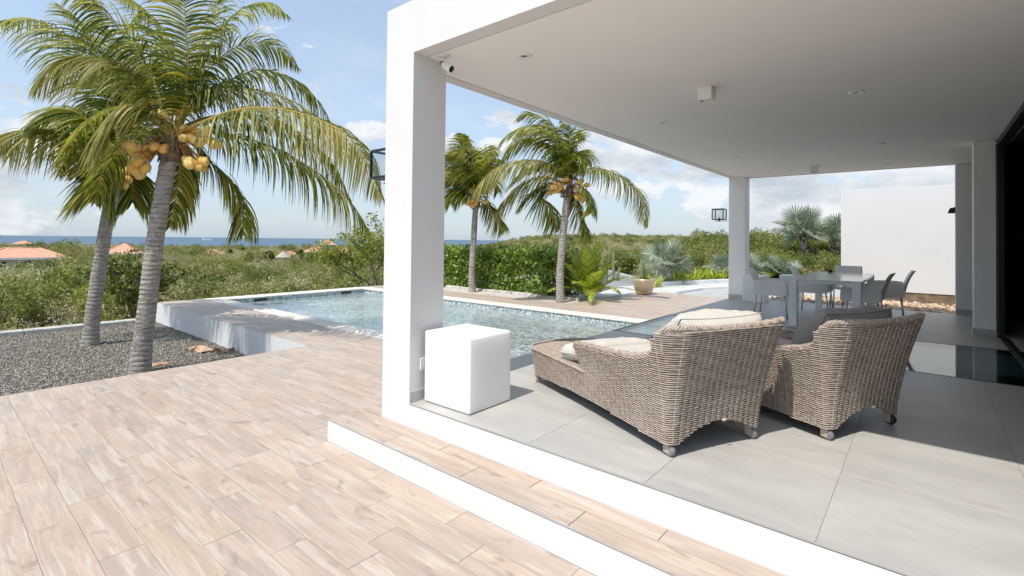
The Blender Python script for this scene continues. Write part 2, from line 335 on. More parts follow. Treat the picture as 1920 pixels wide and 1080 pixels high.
def trunk_mat():
    t = NT('palm_trunk'); p = t.obj(); a = t.noise(t.map(p, (2, 2, 9)), 3.0, 7, .68, .8); b = t.noise(t.map(p, (1, 1, 1)), 3., 5); f = t.noise(t.map(p, (22, 22, 3)), 3, 4)
    c = t.ramp(a, [(.25, (.15, .13, .11)), (.45, (.35, .315, .28)), (.62, (.50, .465, .42)), (.85, (.62, .59, .54))])
    c = t.mix(t.math('MULTIPLY', t.rng(b, .5, .75), .4), c, (.24, .18, .13)); c = t.mix(t.math('MULTIPLY', t.rng(f, .55, .7), .35), c, (.13, .11, .10))
    sp = t.n('ShaderNodeSeparateXYZ'); t.l(p, sp.inputs[0]); zz = t.math('ADD', t.math('MULTIPLY', sp.outputs[2], 14.), t.math('MULTIPLY', t.noise(p, 7, 4), 1.5))
    fr_ = t.math('FRACT', zz); ln = t.math('MULTIPLY', t.rng(fr_, .0, .16, 1., 0.), t.rng(t.noise(t.map(p, (5, 5, 2)), 2.5, 3), .38, .55)); c = t.mix(t.math('MULTIPLY', ln, .75), c, (.085, .07, .06))
    return t.pbr(c, .9, t.bump(t.math('ADD', t.math('ADD', a, t.math('MULTIPLY', f, .5)), t.math('MULTIPLY', ln, -.7)), .9, .02), .15)
M['trunk'] = trunk_mat()
M['bark'] = simple('grey_bark', (.22, .19, .165), .95, .1, 0, .3, 9, .7, 30)
M['hedge'] = leaf_mat('hedge_leaf', [(0.078, 0.144, 0.019), (0.144, 0.234, 0.034), (0.234, 0.336, 0.048), (0.360, 0.456, 0.072)], .5, .35, .25)
M['bush_tree'] = leaf_mat('dark_tree_leaf', [(.045, .065, .012), (.09, .115, .02), (.17, .185, .03), (.26, .25, .045)], .4, .45, .3)
M['light_tree'] = leaf_mat('light_tree_leaf', [(.12, .16, .022), (.22, .26, .035), (.34, .37, .055), (.42, .42, .08)], .4, .45, .4)
M['scrub_a'] = leaf_mat('scrub_olive', [(0.128, 0.141, 0.049), (0.230, 0.230, 0.083), (0.346, 0.320, 0.128), (0.474, 0.422, 0.198)], .25, .6, .3, None, 'inst')
M['scrub_b'] = leaf_mat('scrub_green', [(0.084, 0.114, 0.029), (0.150, 0.186, 0.048), (0.240, 0.270, 0.070), (0.348, 0.360, 0.108)], .25, .6, .3, None, 'inst')
M['scrub_c'] = leaf_mat('scrub_pale', [(0.263, 0.250, 0.125), (0.375, 0.350, 0.188), (0.488, 0.450, 0.263), (0.575, 0.537, 0.388)], .25, .7, .25, None, 'inst')
M['twig'] = simple('dry_twig', (.34, .30, .25), .95, .1, 0, .3, 3, 0)
M['silver'] = leaf_mat('silver_fan_palm', [(.17, .215, .14), (.27, .32, .225), (.38, .42, .32), (.50, .53, .42)], .35, .5, .15, (1.05, 1.1, .85))
M['date'] = leaf_mat('young_date_palm', [(.20, .28, .035), (.32, .40, .055), (.46, .50, .09), (.56, .56, .14)], .4, .42, .4)
M['yellow_plant'] = leaf_mat('yellow_green_plant', [(.20, .28, .03), (.34, .42, .05), (.50, .52, .08), (.60, .55, .14)], .4, .45, .4)
def wicker():
    t = NT('wicker_strand'); p = t.pos(); n = t.noise(p, 35, 5, .7); m_ = t.noise(p, 3, 4); isl = t.n('ShaderNodeNewGeometry').outputs['Random Per Island']
    c = t.mix(t.rng(n, .3, .7), (.30, .235, .185), (.52, .44, .365)); c = t.mix(t.math('MULTIPLY', t.rng(m_, .4, .7), .35), c, (.62, .55, .475)); c = t.mix(t.math('MULTIPLY', isl, .25), c, (.34, .27, .22))
    return t.pbr(c, .6, t.bump(t.noise(p, 260, 3), .25, .002), .3)
M['wicker'] = wicker()
M['wicker_back'] = simple('wicker_core', (.085, .066, .052), .9, .1, 0, .2, 20, 0)
def fabric(name, col):
    t = NT(name); p = t.pos(); wv = t.math('MULTIPLY', t.noise(t.map(p, (1, 1, 8)), 90, 2), t.noise(t.map(p, (8, 1, 1)), 90, 2)); n = t.noise(p, 5, 5)
    c = t.mix(t.rng(n, .3, .7), tuple(x*.93 for x in col), col); return t.pbr(c, .9, t.bump(t.math('ADD', t.math('MULTIPLY', wv, .6), t.noise(p, 16, 4, .6, .6)), .25, .008), .15, 0., **{'Sheen Weight': .15})
M['cream'] = fabric('cream_canvas', (.62, .585, .52)); M['taupe'] = fabric('taupe_canvas', (.27, .25, .225)); M['pink'] = fabric('pink_towelling', (.58, .42, .50)); M['cream2'] = fabric('seat_canvas', (.60, .57, .51))
M['metal'] = simple('brushed_aluminium', (.52, .53, .54), .32, .5, .9, .05, 5, 0)
M['beige_metal'] = simple('beige_caster_fork', (.46, .37, .30), .5, .4, 0, .1, 9, .1)
M['rubber'] = simple('black_rubber', (.03, .03, .032), .5, .4, 0, .2, 9, .1); M['grey_wheel'] = simple('grey_wheel', (.22, .225, .23), .35, .5, 0, .2, 30, .1)
M['chair'] = simple('pale_grey_plastic', (.80, .785, .75), .42, .4, 0, .03, 4, .05, 200)
M['table'] = simple('white_lacquer', (.84, .84, .84), .12, .6, 0, .03, 4, 0)
M['leg_paint'] = simple('table_leg_paint', (.86, .86, .86), .4, .4, 0, .03, 4, 0)
M['cube'] = NT('translucent_polyethylene'); M['cube'] = M['cube'].pbr((.86, .855, .84), .42, None, .4, 0., **{'Subsurface Weight': .55, 'Subsurface Radius': Vector((.5, .5, .48)), 'Subsurface Scale': .35})
M['black_metal'] = simple('black_metal', (.025, .025, .028), .45, .4, .3, .1, 9, .05)
M['black'] = simple('black_frame', (.012, .011, .012), .4, .4, 0, .1, 9, 0)
M['room_shade'] = simple('room_wall_shade', (.022, .020, .020), .8, .2, 0, .2, 2, .2, 20)  # near-black colour puts the room's shade into its walls
M['white_plastic'] = simple('white_plastic', (.80, .80, .79), .35, .45, 0, .02, 5, 0)
M['lens'] = simple('black_gloss', (.01, .01, .012), .08, .6, 0, 0, 5, 0)
M['bronze'] = simple('bronze_ball', (.35, .20, .08), .35, .5, .8, .1, 9, 0)
M['roof_tile'] = simple('terracotta_roof', (.62, .33, .22), .8, .2, 0, .15, 1.5, .4, 8)
M['house_wall'] = simple('pale_house_wall', (.62, .58, .52), .85, .2, 0, .06, .6, 0)
M['house_white'] = simple('white_house_trim', (.72, .72, .72), .8, .2, 0, .05, .6, 0)
M['window_dark'] = simple('dark_window', (.05, .07, .10), .2, .5, 0, .1, 3, 0)
M['thatch'] = simple('grey_thatch', (.42, .38, .32), .95, .1, 0, .2, 4, .5, 9)
M['concrete'] = simple('pale_concrete', (.56, .56, .53), .85, .2, 0, .07, 1.5, .3, 30)
M['flagstone'] = simple('grey_flagstone', (.42, .43, .40), .85, .2, 0, .15, 3, .4, 14)
M['asphalt'] = simple('pale_driveway', (.30, .30, .29), .9, .2, 0, .12, 2, .3, 30)
M['pot'] = simple('champagne_glaze', (.55, .44, .30), .28, .5, .35, .12, 3, .1, 30)
M['soil'] = simple('dark_soil', (.07, .05, .035), .95, .1, 0, .3, 20, .5, 60)
M['footing'] = simple('weathered_footing', (.24, .18, .125), .95, .1, 0, .3, 6, .7, 20)
M['cactus'] = simple('grey_cactus', (.22, .23, .16), .8, .2, 0, .25, 6, .5, 30)
M['agave'] = leaf_mat('agave_leaf', [(.20, .26, .15), (.30, .36, .22), (.40, .44, .30)], .35, .45, .2)
M['flower'] = simple('white_blossom', (.75, .72, .70), .8, .2, 0, .05, 5, 0)
M['dead_leaf'] = simple('dead_spathe', (.50, .34, .23), .75, .2, 0, .25, 9, .4, 30)
M['ship'] = simple('white_ship', (.75, .76, .78), .6, .3, 0, .05, 1, 0)
# ================================================================== SETTING
T, S, HC, ZT = .354, .172, 3.036, 3.4455
XL, XI, YF = -3.35, -3.008, 2.415          # terrace left edge, pillar inner face, terrace front
YB = 11.93                                 # terrace back edge
XD = .768                                  # plane of the sliding doors
POOL = (-13.85, 2.6, 5.12, 9.22)           # inner pool x0,x1,y0,y1
WZ = -.13

# ---- far ground, sea
def elev(px, r):
    pts = [(10, .33), (16, .245), (30, .135), (60, .094), (120, .069), (250, .050), (500, .0375), (900, .0290), (1500, .0240), (1900, .0232)]
    for (a, b), (c, d) in zip(pts, pts[1:]):
        if r <= c:
            k = (math.log(r)-math.log(a))/(math.log(c)-math.log(a)) if r > a else 0; return b+(d-b)*k
    return pts[-1][1]
def sst(a, b, x):
    t = max(0, min(1, (x-a)/(b-a))); return t*t*(3-2*t)
def ground_z(x, y):
    r = math.hypot(x, y); q = proj((x, y, 1.6)) if (Vector((x, y, 1.6))-CAM).dot(FW) > .1 else (4000 if Vector((x, y, 0)).dot(RT) > 0 else -4000, 0, 0)
    px = q[0]
    z = 1.6 - r*elev(px, max(10, r))
    hill = sst(850, 1050, px)
    zh = 1.6 + r*(.0058 - .0030*sst(1000, 1700, px))-4.
    zf = z*(1-hill*sst(220, 1000, r)) + zh*hill*sst(220, 1000, r)
    left = sst(420, 60, px)*(1-sst(420, 60, px)*.0)
    zf += left*5.0*math.exp(-((r-420)/260)**2)
    lvl = sst(820, 1000, px)                     # garden side stays level with the house for a while
    low = 1-sst(1150, 1320, px); zl = -.12-2.6*low*sst(24, 42, r); zf = zf*(1-lvl*(1-sst(60, 200, r))) + zl*lvl*(1-sst(60, 200, r))
    # house plot
    if -16.5 < x < 30 and -30 < y < 22 and not (x < -14.3 and y < 30): zf = min(zf, -.62 if x > -15 else zf)
    zf += noise.noise((x*.012, y*.012, 0))*min(r, 600)*.0035*(1 if r > 40 else 0)
    if r > 1850: zf -= (r-1850)*.16
    return zf
def make_terrain():
    rs = [0, 4, 8, 12, 15, 18, 22, 27, 33, 40, 50, 62, 78, 98, 125, 160, 205, 260, 330, 420, 540, 690, 880, 1120, 1400, 1700, 1850, 2000, 2300]
    azs = np.linspace(-PI, PI, 241)
    vs_ = []; fs_ = []
    for r in rs:
        for a in azs: x, y = r*math.sin(a), r*math.cos(a); vs_.append((x, y, ground_z(x, y)))
    n = len(azs)
    for i in range(len(rs)-1):
        for j in range(n-1): fs_.append((i*n+j, i*n+j+1, (i+1)*n+j+1, (i+1)*n+j))
    me = npmesh('ground', vs_, fs_, M['terrain'], True); link('ground', me, kind='structure')
make_terrain()
MB().add([(math.sin(a*PI/48)*80000, math.cos(a*PI/48)*80000, -46) for a in range(96)], [tuple(range(95, -1, -1))]).build('sea', M['sea'], kind='structure')

# ---- shared box tile helper
def tile_mesh(name, sx, sy, h, mat, b=.0006):
    m = MB(); m.add([(b, b, 0), (sx-b, b, 0), (sx-b, sy-b, 0), (b, sy-b, 0), (0, 0, -b), (sx, 0, -b), (sx, sy, -b), (0, sy, -b), (0, 0, -h), (sx, 0, -h), (sx, sy, -h), (0, sy, -h)],
        [(0, 1, 2, 3), (4, 5, 1, 0), (5, 6, 2, 1), (6, 7, 3, 2), (7, 4, 0, 3), (8, 9, 5, 4), (9, 10, 6, 5), (10, 11, 7, 6), (11, 8, 4, 7)])
    return m.mesh(name, mat)
def lay(parent, rects, z, h, mat, name, limit):
    """rects = (x0,x1,y0,y1); largest-in-view ones become single tiles, the rest one stuff part"""
    def area(q):
        x0, x1, y0, y1 = q; c = ((x0+x1)/2, (y0+y1)/2, z)
        if (Vector(c)-CAM).dot(FW) < .4: return 0
        u, v, d = proj(c); return (x1-x0)*(y1-y0)*1.6/d**3 if -150 < u < 2070 and 430 < v < 1230 else 0
    rs = sorted(rects, key=lambda q: -area(q)); cache = {}
    for q in rs[:limit]:
        k = (round(q[1]-q[0], 4), round(q[3]-q[2], 4))
        if k not in cache: cache[k] = tile_mesh(name, *k, h, mat)
        link(name, cache[k], parent, loc=(q[0], q[2], z+random.uniform(-.0004, .0006)))
    m = MB()
    for q in rs[limit:]:
        x0, x1, y0, y1 = q; b = .0006
        m.add([(x0+b, y0+b, z), (x1-b, y0+b, z), (x1-b, y1-b, z), (x0+b, y1-b, z), (x0, y0, z-h), (x1, y0, z-h), (x1, y1, z-h), (x0, y1, z-h)], [(0, 1, 2, 3), (4, 5, 1, 0), (5, 6, 2, 1), (6, 7, 3, 2), (7, 4, 0, 3)])
    if m.v: m.build(name+'_field', mat, parent, 'stuff')

# ---- timber-look deck on the lower level
deck = MB().box(-7.05, 14, -14, 2.106, -.6, -.0045).build('deck', M['grout'], kind='structure')
base = MB()
base.box(-7.05, -3.62, 2.107, 4.80, -.6, -.0045); base.box(-14.36, -7.05, 3.79, 4.80, -.62, -.0045)
base.box(-14.36, XL-.0, 9.58, 11.35, -.6, -.0045); base.box(-7.0, 9, 11.35, 15.1, -.6, -.0045)
base.build('deck_base', M['grout'], deck)
PW, PL, GAP = .19, .775, .0024
def plank_rects(x0, x1, y0, y1, off=0.):
    out = []; j0 = math.floor((y0-.6)/PW); j = j0
    sh = {0: -3.90, -1: -3.70, 1: -3.32, 2: -3.65, 3: -2.54, 4: -2.92}
    while .6+j*PW < y1-.01:
        a, b = max(y0, .6+j*PW+GAP/2), min(y1, .6+(j+1)*PW-GAP/2)
        s = sh.get(j, ((j*0.618) % 1)*PL)+off; x = x0-((x0-s) % PL)
        while x < x1-.005:
            u, v = max(x0, x+GAP/2), min(x1, x+PL-GAP/2)
            if v-u > .02 and b-a > .02: out.append((u, v, a, b))
            x += PL
        j += 1
    return out
near = plank_rects(-7.05, 3.2, -3.0, 2.105)+plank_rects(-7.05, -3.64, 2.092, 4.79)+plank_rects(-14.37, -7.05, 3.76, 4.79)
farp = plank_rects(-14.37, XL-.01, 9.60, 10.62, .3)+plank_rects(-7.0, XL-.01, 10.62, 15.05, .3)+plank_rects(-14.37, -12.3, 10.62, 11.3)+plank_rects(-3.36, 3, 15.05-3.0, 15.05) 
lay(deck, near+farp, 0, .004, M['wood_tile'], 'plank_tile', 300)

# ---- white retaining wall of the raised deck strip, beside the gravel
rw = MB().box(-14.40, -7.052, 3.755, 3.785, -.62, -.006)
rw.box(-14.40, -14.37, 3.79, 9.3, -.62, -.006)
tag(rw.build('retaining_wall', M['stucco']), 'low white rendered retaining wall striped with palm shadows behind the gravel bed', 'wall')
# ---- gravel bed with kerb
MB().box(-14.4, -7.055, -9, 3.75, -.6, -.475).build('gravel_base', M['gravel_base'], kind='structure')
kb = thing('kerb', 'low whitewashed kerb edging the far side of the gravel bed', 'kerb', (-14.5, 0, -.475))
y = -9.0
while y < 3.7:
    ln = random.uniform(1.1, 1.9); m = MB(); y1 = min(y+ln, 3.74)
    m.bbox(-.13, .14, y, y1-.006, -.1, .10+random.uniform(-.006, .006), .018); m.build('kerb_block', M['kerb_stone'], kb); y = y1

# ---- pool
x0, x1, y0, y1 = POOL
pool = thing('pool', 'long mosaic lined swimming pool running under the covered terrace', 'pool', (-8, 7, -1.4))
def pb(name, mat, *bx, kind=None):
    m = MB()
    for b in bx: m.box(*b)
    o = m.build(name, mat); o.parent = pool; o.matrix_parent_inverse = Matrix.Translation((8, -7, 1.4)); 
    if kind: o['kind'] = kind
    return o
pb('pool_floor', M['mosaic'], (x0, x1, y0, y1, -1.55, -1.4))
pb('pool_wall', M['mosaic'], (x0-.2, x0, y0-.2, y1+.2, -1.5, -.26), (x1, x1+.2, y0-.2, y1+.2, -1.5, -.26), (x0, x1, y0-.2, y0, -1.5, -.26), (x0, x1, y1, y1+.2, -1.5, -.26))
pb('mosaic_band', M['mosaic_band'], (x0-.2, x0+.004, y0-.2, y1+.2, -.258, -.03), (x1-.004, x1+.2, y0-.2, y1+.2, -.258, -.03), (x0+.006, x1-.006, y0-.2, y0+.004, -.258, -.03), (x0+.006, x1-.006, y1-.004, y1+.2, -.258, -.03))
def water_mesh():
    m = MB(); m.add([(x0+.003, y0+.003, WZ), (x1-.003, y0+.003, WZ), (x1-.003, y1-.003, WZ), (x0+.003, y1-.003, WZ)], [(0, 1, 2, 3)])
    return m.build('water', M['water'], kind='structure')
water_mesh()
def coping(xa, xb, ya, yb, along):
    L_ = (xb-xa) if along == 'x' else (yb-ya); n = max(1, round(L_/.98)); 
    for i in range(n):
        a, b = i*L_/n+.003, (i+1)*L_/n-.003
        m = MB(); q = (xa+a, xa+b, ya, yb) if along == 'x' else (xa, xb, ya+a, ya+b)
        m.bbox(*q, -.028, .004, .008); o = m.build('coping_stone', M['coping']); o.parent = pool; o.matrix_parent_inverse = Matrix.Translation((8, -7, 1.4))
coping(x0, XL-.0, y0-.33, y0+.03, 'x'); coping(x0, XL-.0, y1-.03, y1+.37, 'x'); coping(x0-.52, x0+.03, y0-.33, y1+.37, 'y')
for yy in (6.0, 8.6):
    pb('skimmer', M['lens'], (x0+.005, x0+.012, yy-.17, yy+.17, -.115, -.05))

# ---- step and terrace plinth
step = MB().box(-3.63, 14, 2.107, YF-.001, 0, S-.012).build('step', M['stucco'], kind='structure')
MB().box(-3.63, XL-.001, YF+.001, 4.79, -.0, S-.012).build('step_landing', M['stucco'], step)
MB().box(-3.634, 14, 2.104, 2.109, S-.005, S+.001).build('edge_trim', M['tile_trim'], step)
lay(step, [q for q in [(max(-3.63, -3.63+.0+.775*i-.07)+.002, -3.63+.775*(i+1)-.07-.002, 2.112, 2.289) for i in range(0, 12)]] +
    [(max(-3.63, -3.63+.775*i-.45)+.002, -3.63+.775*(i+1)-.45-.002, 2.292, YF-.003) for i in range(0, 12)] +
    [(-3.628, XL-.004, 2.42+.775*k, 2.42+.775*(k+1)-.004) for k in range(3)], S, .012, M['wood_tile'], 'step_tile', 60)
terrace = MB().box(XL, 14, YF, 5.0, 0, T-.012).build('terrace', M['stucco'], kind='structure')
G0, G1 = 6.285, 8.26
ms = MB(); ms.box(XL, 14, 5.002, G0, .06, T-.012); ms.box(XL, 14, G1, YB, .06, T-.012); ms.box(XL, 14, 9.60, YB, -.6, .058); ms.box(x1+.2, 14, 5.002, 9.6, -.6, .058); ms.box(2.8, 14, G0+.002, G1-.002, .06, T-.012)
ms.build('terrace_slab', M['stucco'], terrace)
MB().box(XI+.002, 14, YF-.003, YF+.003, T-.005, T+.001).build('edge_trim', M['tile_trim'], terrace)
TP = .76
xs = [XL]+[-2.63+TP*i for i in range(0, 13)]; ys = [YF+.006, 3.25]+[3.25+TP*i for i in range(1, 5)]
ys2 = [G1+.03, 9.33, 10.09, 10.85, 11.61, YB]
rects = []
for yy in (ys, ys2):
    for a, b in zip(xs, xs[1:]):
        for c, d in zip(yy, yy[1:]): rects.append((a+.0011, b-.0011, c+.0011, min(d, G0-.03 if yy is ys else 99)-.0011))
lay(terrace, rects, T, .011, M['grey_tile'], 'floor_tile', 200)
MB().box(XL+.002, 14, YF+.006, G0-.03, T-.0115, T-.0035).build('grout_bed', M['grey_grout'], terrace)
MB().box(XL+.002, 14, G1+.03, YB-.002, T-.0115, T-.0035).build('grout_bed', M['grey_grout'], terrace)
# glass walk-on floor over the pool
gf = thing('glass_floor', 'strip of walk-on glass set in black frames across the terrace above the pool', 'glass floor', (0, 7.2, T))
fr = MB()
for c in (G0-.028, G1): fr.box(XL, 2.8, c-7.2, c-7.2+.028, -.05, .001)
fr.box(XL, XL+.03, G0-7.2, G1-7.2, -.05, .001); fr.build('frame', M['black_metal'], gf)
for bx in (-1.92, -.48, 1.0, 2.4): MB().box(bx-.035, bx+.035, G0-7.2, G1-7.2, -.1, -.032).build('support_beam', M['black'], gf)
for a, b in ((XL+.032, -1.925), (-1.915, -.485), (-.475, .995), (1.005, 2.395)):
    MB().box(a, b, G0-7.2+.002, G1-7.2-.002, -.03, -.001).build('glass_panel', M['floor_glass'], gf)

# ---- roof, pillars
roof = thing('terrace_roof', 'big flat white concrete roof sheltering the loungers and dining table', 'roof', (5, 7, HC))
def rb(name, mat, *bx, par=roof, off=(-5, -7, -HC), bev=None):
    m = MB()
    for b in bx:
        b = (b[0]+off[0], b[1]+off[0], b[2]+off[1], b[3]+off[1], b[4]+off[2], b[5]+off[2]); m.box(*b)
    return m.build(name, mat, par)
W = .13
rb('edge_beam', M['stucco'], (XL, 14, YF, YF+W, HC, ZT), (XL, XL+W, YF+W, YB, HC, ZT), (XL+W, 14, YB-W, YB, HC, ZT))
rb('roof_slab', M['stucco'], (XL+W, 14, YF+W, YB-W, HC+.10, ZT-.04))
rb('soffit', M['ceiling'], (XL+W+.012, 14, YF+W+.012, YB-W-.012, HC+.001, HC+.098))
pil = thing('pillar', 'thick white corner pillar rising from the plinth beside the white cube', 'pillar', (XL, YF, 0))
MB().box(0, XI-XL, 0, .335, T-.012, HC-.0004).build('shaft', M['stucco'], pil)
MB().box(XI-XL+.0005, XI-XL+.009, .0, .335, T, T+.084).build('baseboard', M['grey_tile'], pil)
MB().box(.0, XI-XL+.009, .3355, .344, T, T+.084).build('baseboard', M['grey_tile'], pil)
pil2 = thing('pillar', 'slim white pillar at the far corner of the terrace with a black lantern', 'pillar', (XL, 11.585, 0))
MB().bbox(0, .345, 0, .343, T, HC-.001, .004, seg=1).build('shaft', M['ceiling'], pil2)  # same white as the front pillar, lightened here against the shade
MB().box(0, .354, -.009, -.0005, T, T+.10).build('baseboard', M['grey_tile'], pil2); MB().box(.3455, .354, 0, .34, T, T+.10).build('baseboard', M['grey_tile'], pil2)
pil3 = thing('pillar', 'white pillar next to the dark glass doors, in front of the end wall', 'pillar', (.533, 9.407, 0))
MB().bbox(0, .222, 0, .30, T, HC-.001, .003, seg=1).build('shaft', M['ceiling'], pil3)  # shaded pillar brightened through its colour, not a separate paint
MB().box(-.012, .222, -.012, -.0005, T, T+.093).build('baseboard', M['grey_tile'], pil3); MB().box(-.012, -.0005, 0, .30, T, T+.093).build('baseboard', M['grey_tile'], pil3)
ew = thing('end_wall', 'grey-shaded white end wall behind the pillar with a wedge lamp on its edge', 'wall', (.435, 12.0, 0))
MB().bbox(0, 3.6, -.12, .12, T, HC-.001, .003, seg=1).build('wall_face', M['ceiling'], ew)  # wall white raised in the colour to lift its shade
MB().box(0, .36, -.13, -.1205, T, T+.10).build('baseboard', M['grey_tile'], ew)

# ---- house interior and doors
hs = thing('house', 'white villa with a dark living room behind the black sliding doors', 'house', (6, 6, 0))
def hb(name, mat, *bx): return rb(name, mat, *bx, par=hs, off=(-6, -6, 0))
hb('room_wall', M['room_shade'], (.80, 7.5, 11.60, 11.72, T, HC), (7.38, 7.5, 2.7, 11.59, T, HC), (.9, 7.37, 2.56, 2.69, T, HC), (.79, .90, 9.72, 11.59, T, HC))
hb('room_ceiling', M['room_shade'], (.93, 7.37, 2.7, 11.58, HC-.03, HC-.002))
hb('front_wall', M['stucco'], (1.0, 13.9, 2.44, 2.55, T, HC-.001))
dr = thing('sliding_door', 'tall black framed sliding doors at the right edge of the terrace', 'door', (XD, 6, T))
fm = MB(); fm.box(0, .10, -.9+4.0, 3.36, .0, HC-T-.002) ; 
fm = MB(); fm.box(.0, .012, 3.30, 3.40, 0, HC-T-.003); fm.box(.014, .06, 3.33, 3.39, 0, HC-T-.003); fm.box(.0, .10, -3.3, 3.298, HC-T-.075, HC-T-.003); fm.build('door_frame', M['black'], dr)
MB().box(.012, .10, -3.3, 3.29, -.008, .004).build('door_track', M['black'], dr)
MB().box(.0385, .0415, -3.3, 3.29, .004, .008).build('track_rail', M['metal'], dr)
MB().box(.060, .064, 3.40, 3.404+.02, 0, HC-T-.08).build('door_edge', M['metal'], dr)

# ---- far white wall, footing, rocks
fw_ = thing('garden_wall', 'tall blank white garden wall standing behind the dining table', 'wall', (-1.63, 15.1, 0))
MB().bbox(0, 4.2, 0, .22, .45, 2.965, .004, seg=1).build('wall_panel', M['stucco'], fw_)
MB().box(.35, 4.2, .02, .2, -.1, .449).build('footing', M['footing'], fw_)
MB().box(-3.0, 9, 12.02, 15.05, -.2, .16).build('rock_bed', M['footing'], kind='structure')

# ---- paved ground, garden beyond
MB().add([(-14.35, 11.36, -.05), (-7.01, 11.36, -.05), (-7.01, 15.12, -.05), (12, 15.12, -.05), (12, 27, -.05), (-2, 26, -.05), (-6.2, 21.4, -.05), (-8.2, 17.2, -.05), (-10.5, 19.5, -.05), (-14.35, 24, -.05)], [tuple(range(10))]).build('pavement', M['concrete'], kind='structure')
MB().add([(-3.4, 15.3, -.045), (-2.0, 15.2, -.045), (4, 22, -.045), (-4.3, 20.6, -.045), (-5.7, 17.0, -.045), (-5.8, 15.3, -.045)], [tuple(range(6))]).build('path', M['flagstone'], kind='structure')
MB().add([(-8.4, 17.4, -.04), (-9.2, 14.0, -.04), (-13.5, 14.0, -.04), (-14.3, 19, -.04), (-13.0, 22.5, -.04)], [tuple(range(5))]).build('road', M['asphalt'], kind='structure')
def curb(name, pts, w_, h, mat, z=-.05):
    m = MB(); P_ = [Vector((*p, 0)) for p in pts]; n = len(P_); vs_ = []
    for i, p in enumerate(P_):
        t = (P_[min(i+1, n-1)]-P_[max(0, i-1)]).normalized(); s_ = Vector((-t.y, t.x, 0))*w_/2
        vs_ += [p-s_+Vector((0, 0, z-.15)), p-s_+Vector((0, 0, z+h)), p+s_+Vector((0, 0, z+h)), p+s_+Vector((0, 0, z-.15))]
    fs_ = [(4*i+k, 4*(i+1)+k, 4*(i+1)+(k+1) % 4, 4*i+(k+1) % 4) for i in range(n-1) for k in range(4)]+[(0, 1, 2, 3), (4*n-1, 4*n-2, 4*n-3, 4*n-4)]
    return m.add(vs_, fs_).build(name, mat)
tag(curb('bed_wall', [(-8.0, 16.9), (-7.3, 19.0), (-6.1, 21.5), (-3, 24.5), (3, 27)], .3, .14, M['stucco']), 'low white wall curving along the front of the silver palm bed', 'wall')
tag(curb('driveway_wall', [(-8.6, 17.6), (-10.6, 19.8), (-13.6, 23.2)], .25, .30, M['flagstone']), 'low grey wall along the driveway behind the champagne pot', 'wall')
tag(curb('path_kerb', [(-6.1, 15.2), (-5.95, 17.1), (-4.5, 20.6), (-3.3, 22.2)], .35, .10, M['stucco']), 'white kerb stepping along the grey path beyond the deck', 'kerb')
# palm bed beyond the pool
bed = MB().box(-12.3, -7.02, 10.63, 11.33, -.3, -.03).build('palm_bed', M['soil'], kind='structure')
kb2 = thing('kerb', 'row of rough white kerb stones between the palm bed and the hedge', 'kerb', (-9.7, 11.4, -.05))
x = -2.6
while x < 2.55:
    l_ = random.uniform(.7, 1.3); e = min(x+l_, 2.6); MB().bbox(x, e-.02, -.07, .08, -.1, .11+random.uniform(-.02, .02), .02).build('kerb_block', M['kerb_stone'], kb2); x = e

# ---- ceiling fittings
def downlight(x, y, lab):
    t = thing('downlight', lab, 'ceiling light', (x, y, HC), group='round downlights in the terrace ceiling')
    MB().lathe([(.028, -.001), (.036, -.010), (.060, -.009), (.066, .0005)], 24).build('trim_ring', M['white_plastic'], t)
    MB().lathe([(.0, -.0005), (.0275, -.0015)], 20).build('lamp', M['lens'], t); return t
d0 = None
for i, (x, y, lab) in enumerate([(-2.39, 3.0, 'round downlight nearest the big pillar and the camera'), (-.49, 5.67, 'round downlight nearest the door side in mid ceiling'), (-2.41, 5.70, 'round downlight near the pool edge in mid ceiling'),
    (-.495, 8.82, 'far round downlight on the door side above the table'), (-2.415, 8.83, 'far round downlight on the pool side above the table'), (-.5, 11.1, 'tiny round downlight near the end wall'), (-2.41, 11.1, 'tiny round downlight near the far slim pillar'), (-.49, 3.0, 'round downlight just above the camera, out of view')][:7]):
    if d0 is None: d0 = downlight(x, y, lab)
    else: c = copy_tree(d0); c.location = (x, y, HC); c['label'] = lab
def cube_light(x, y, lab):
    t = thing('cube_light', lab, 'ceiling light', (x, y, HC), group='square spotlights on the ceiling'); a = .062; h = .115
    MB().box(-a, a, -a, -a+.006, -h, -.0005).box(-a, a, a-.006, a, -h, -.0005).box(-a, -a+.006, -a+.006, a-.006, -h, -.0005).box(a-.006, a, -a+.006, a-.006, -h, -.0005).box(-a+.006, a-.006, -a+.006, a-.006, -.045, -.038).build('housing', M['white_plastic'], t)
    MB().lathe([(0, -.05), (.03, -.05), (.034, -.046)], 16).build('lamp', M['lens'], t); return t
c0 = cube_light(-1.56, 4.70, 'white square box spotlight in the middle of the ceiling'); c1 = copy_tree(c0); c1.location = (-1.575, 10.7, HC); c1['label'] = 'white square box spotlight at the far end above the dining table'

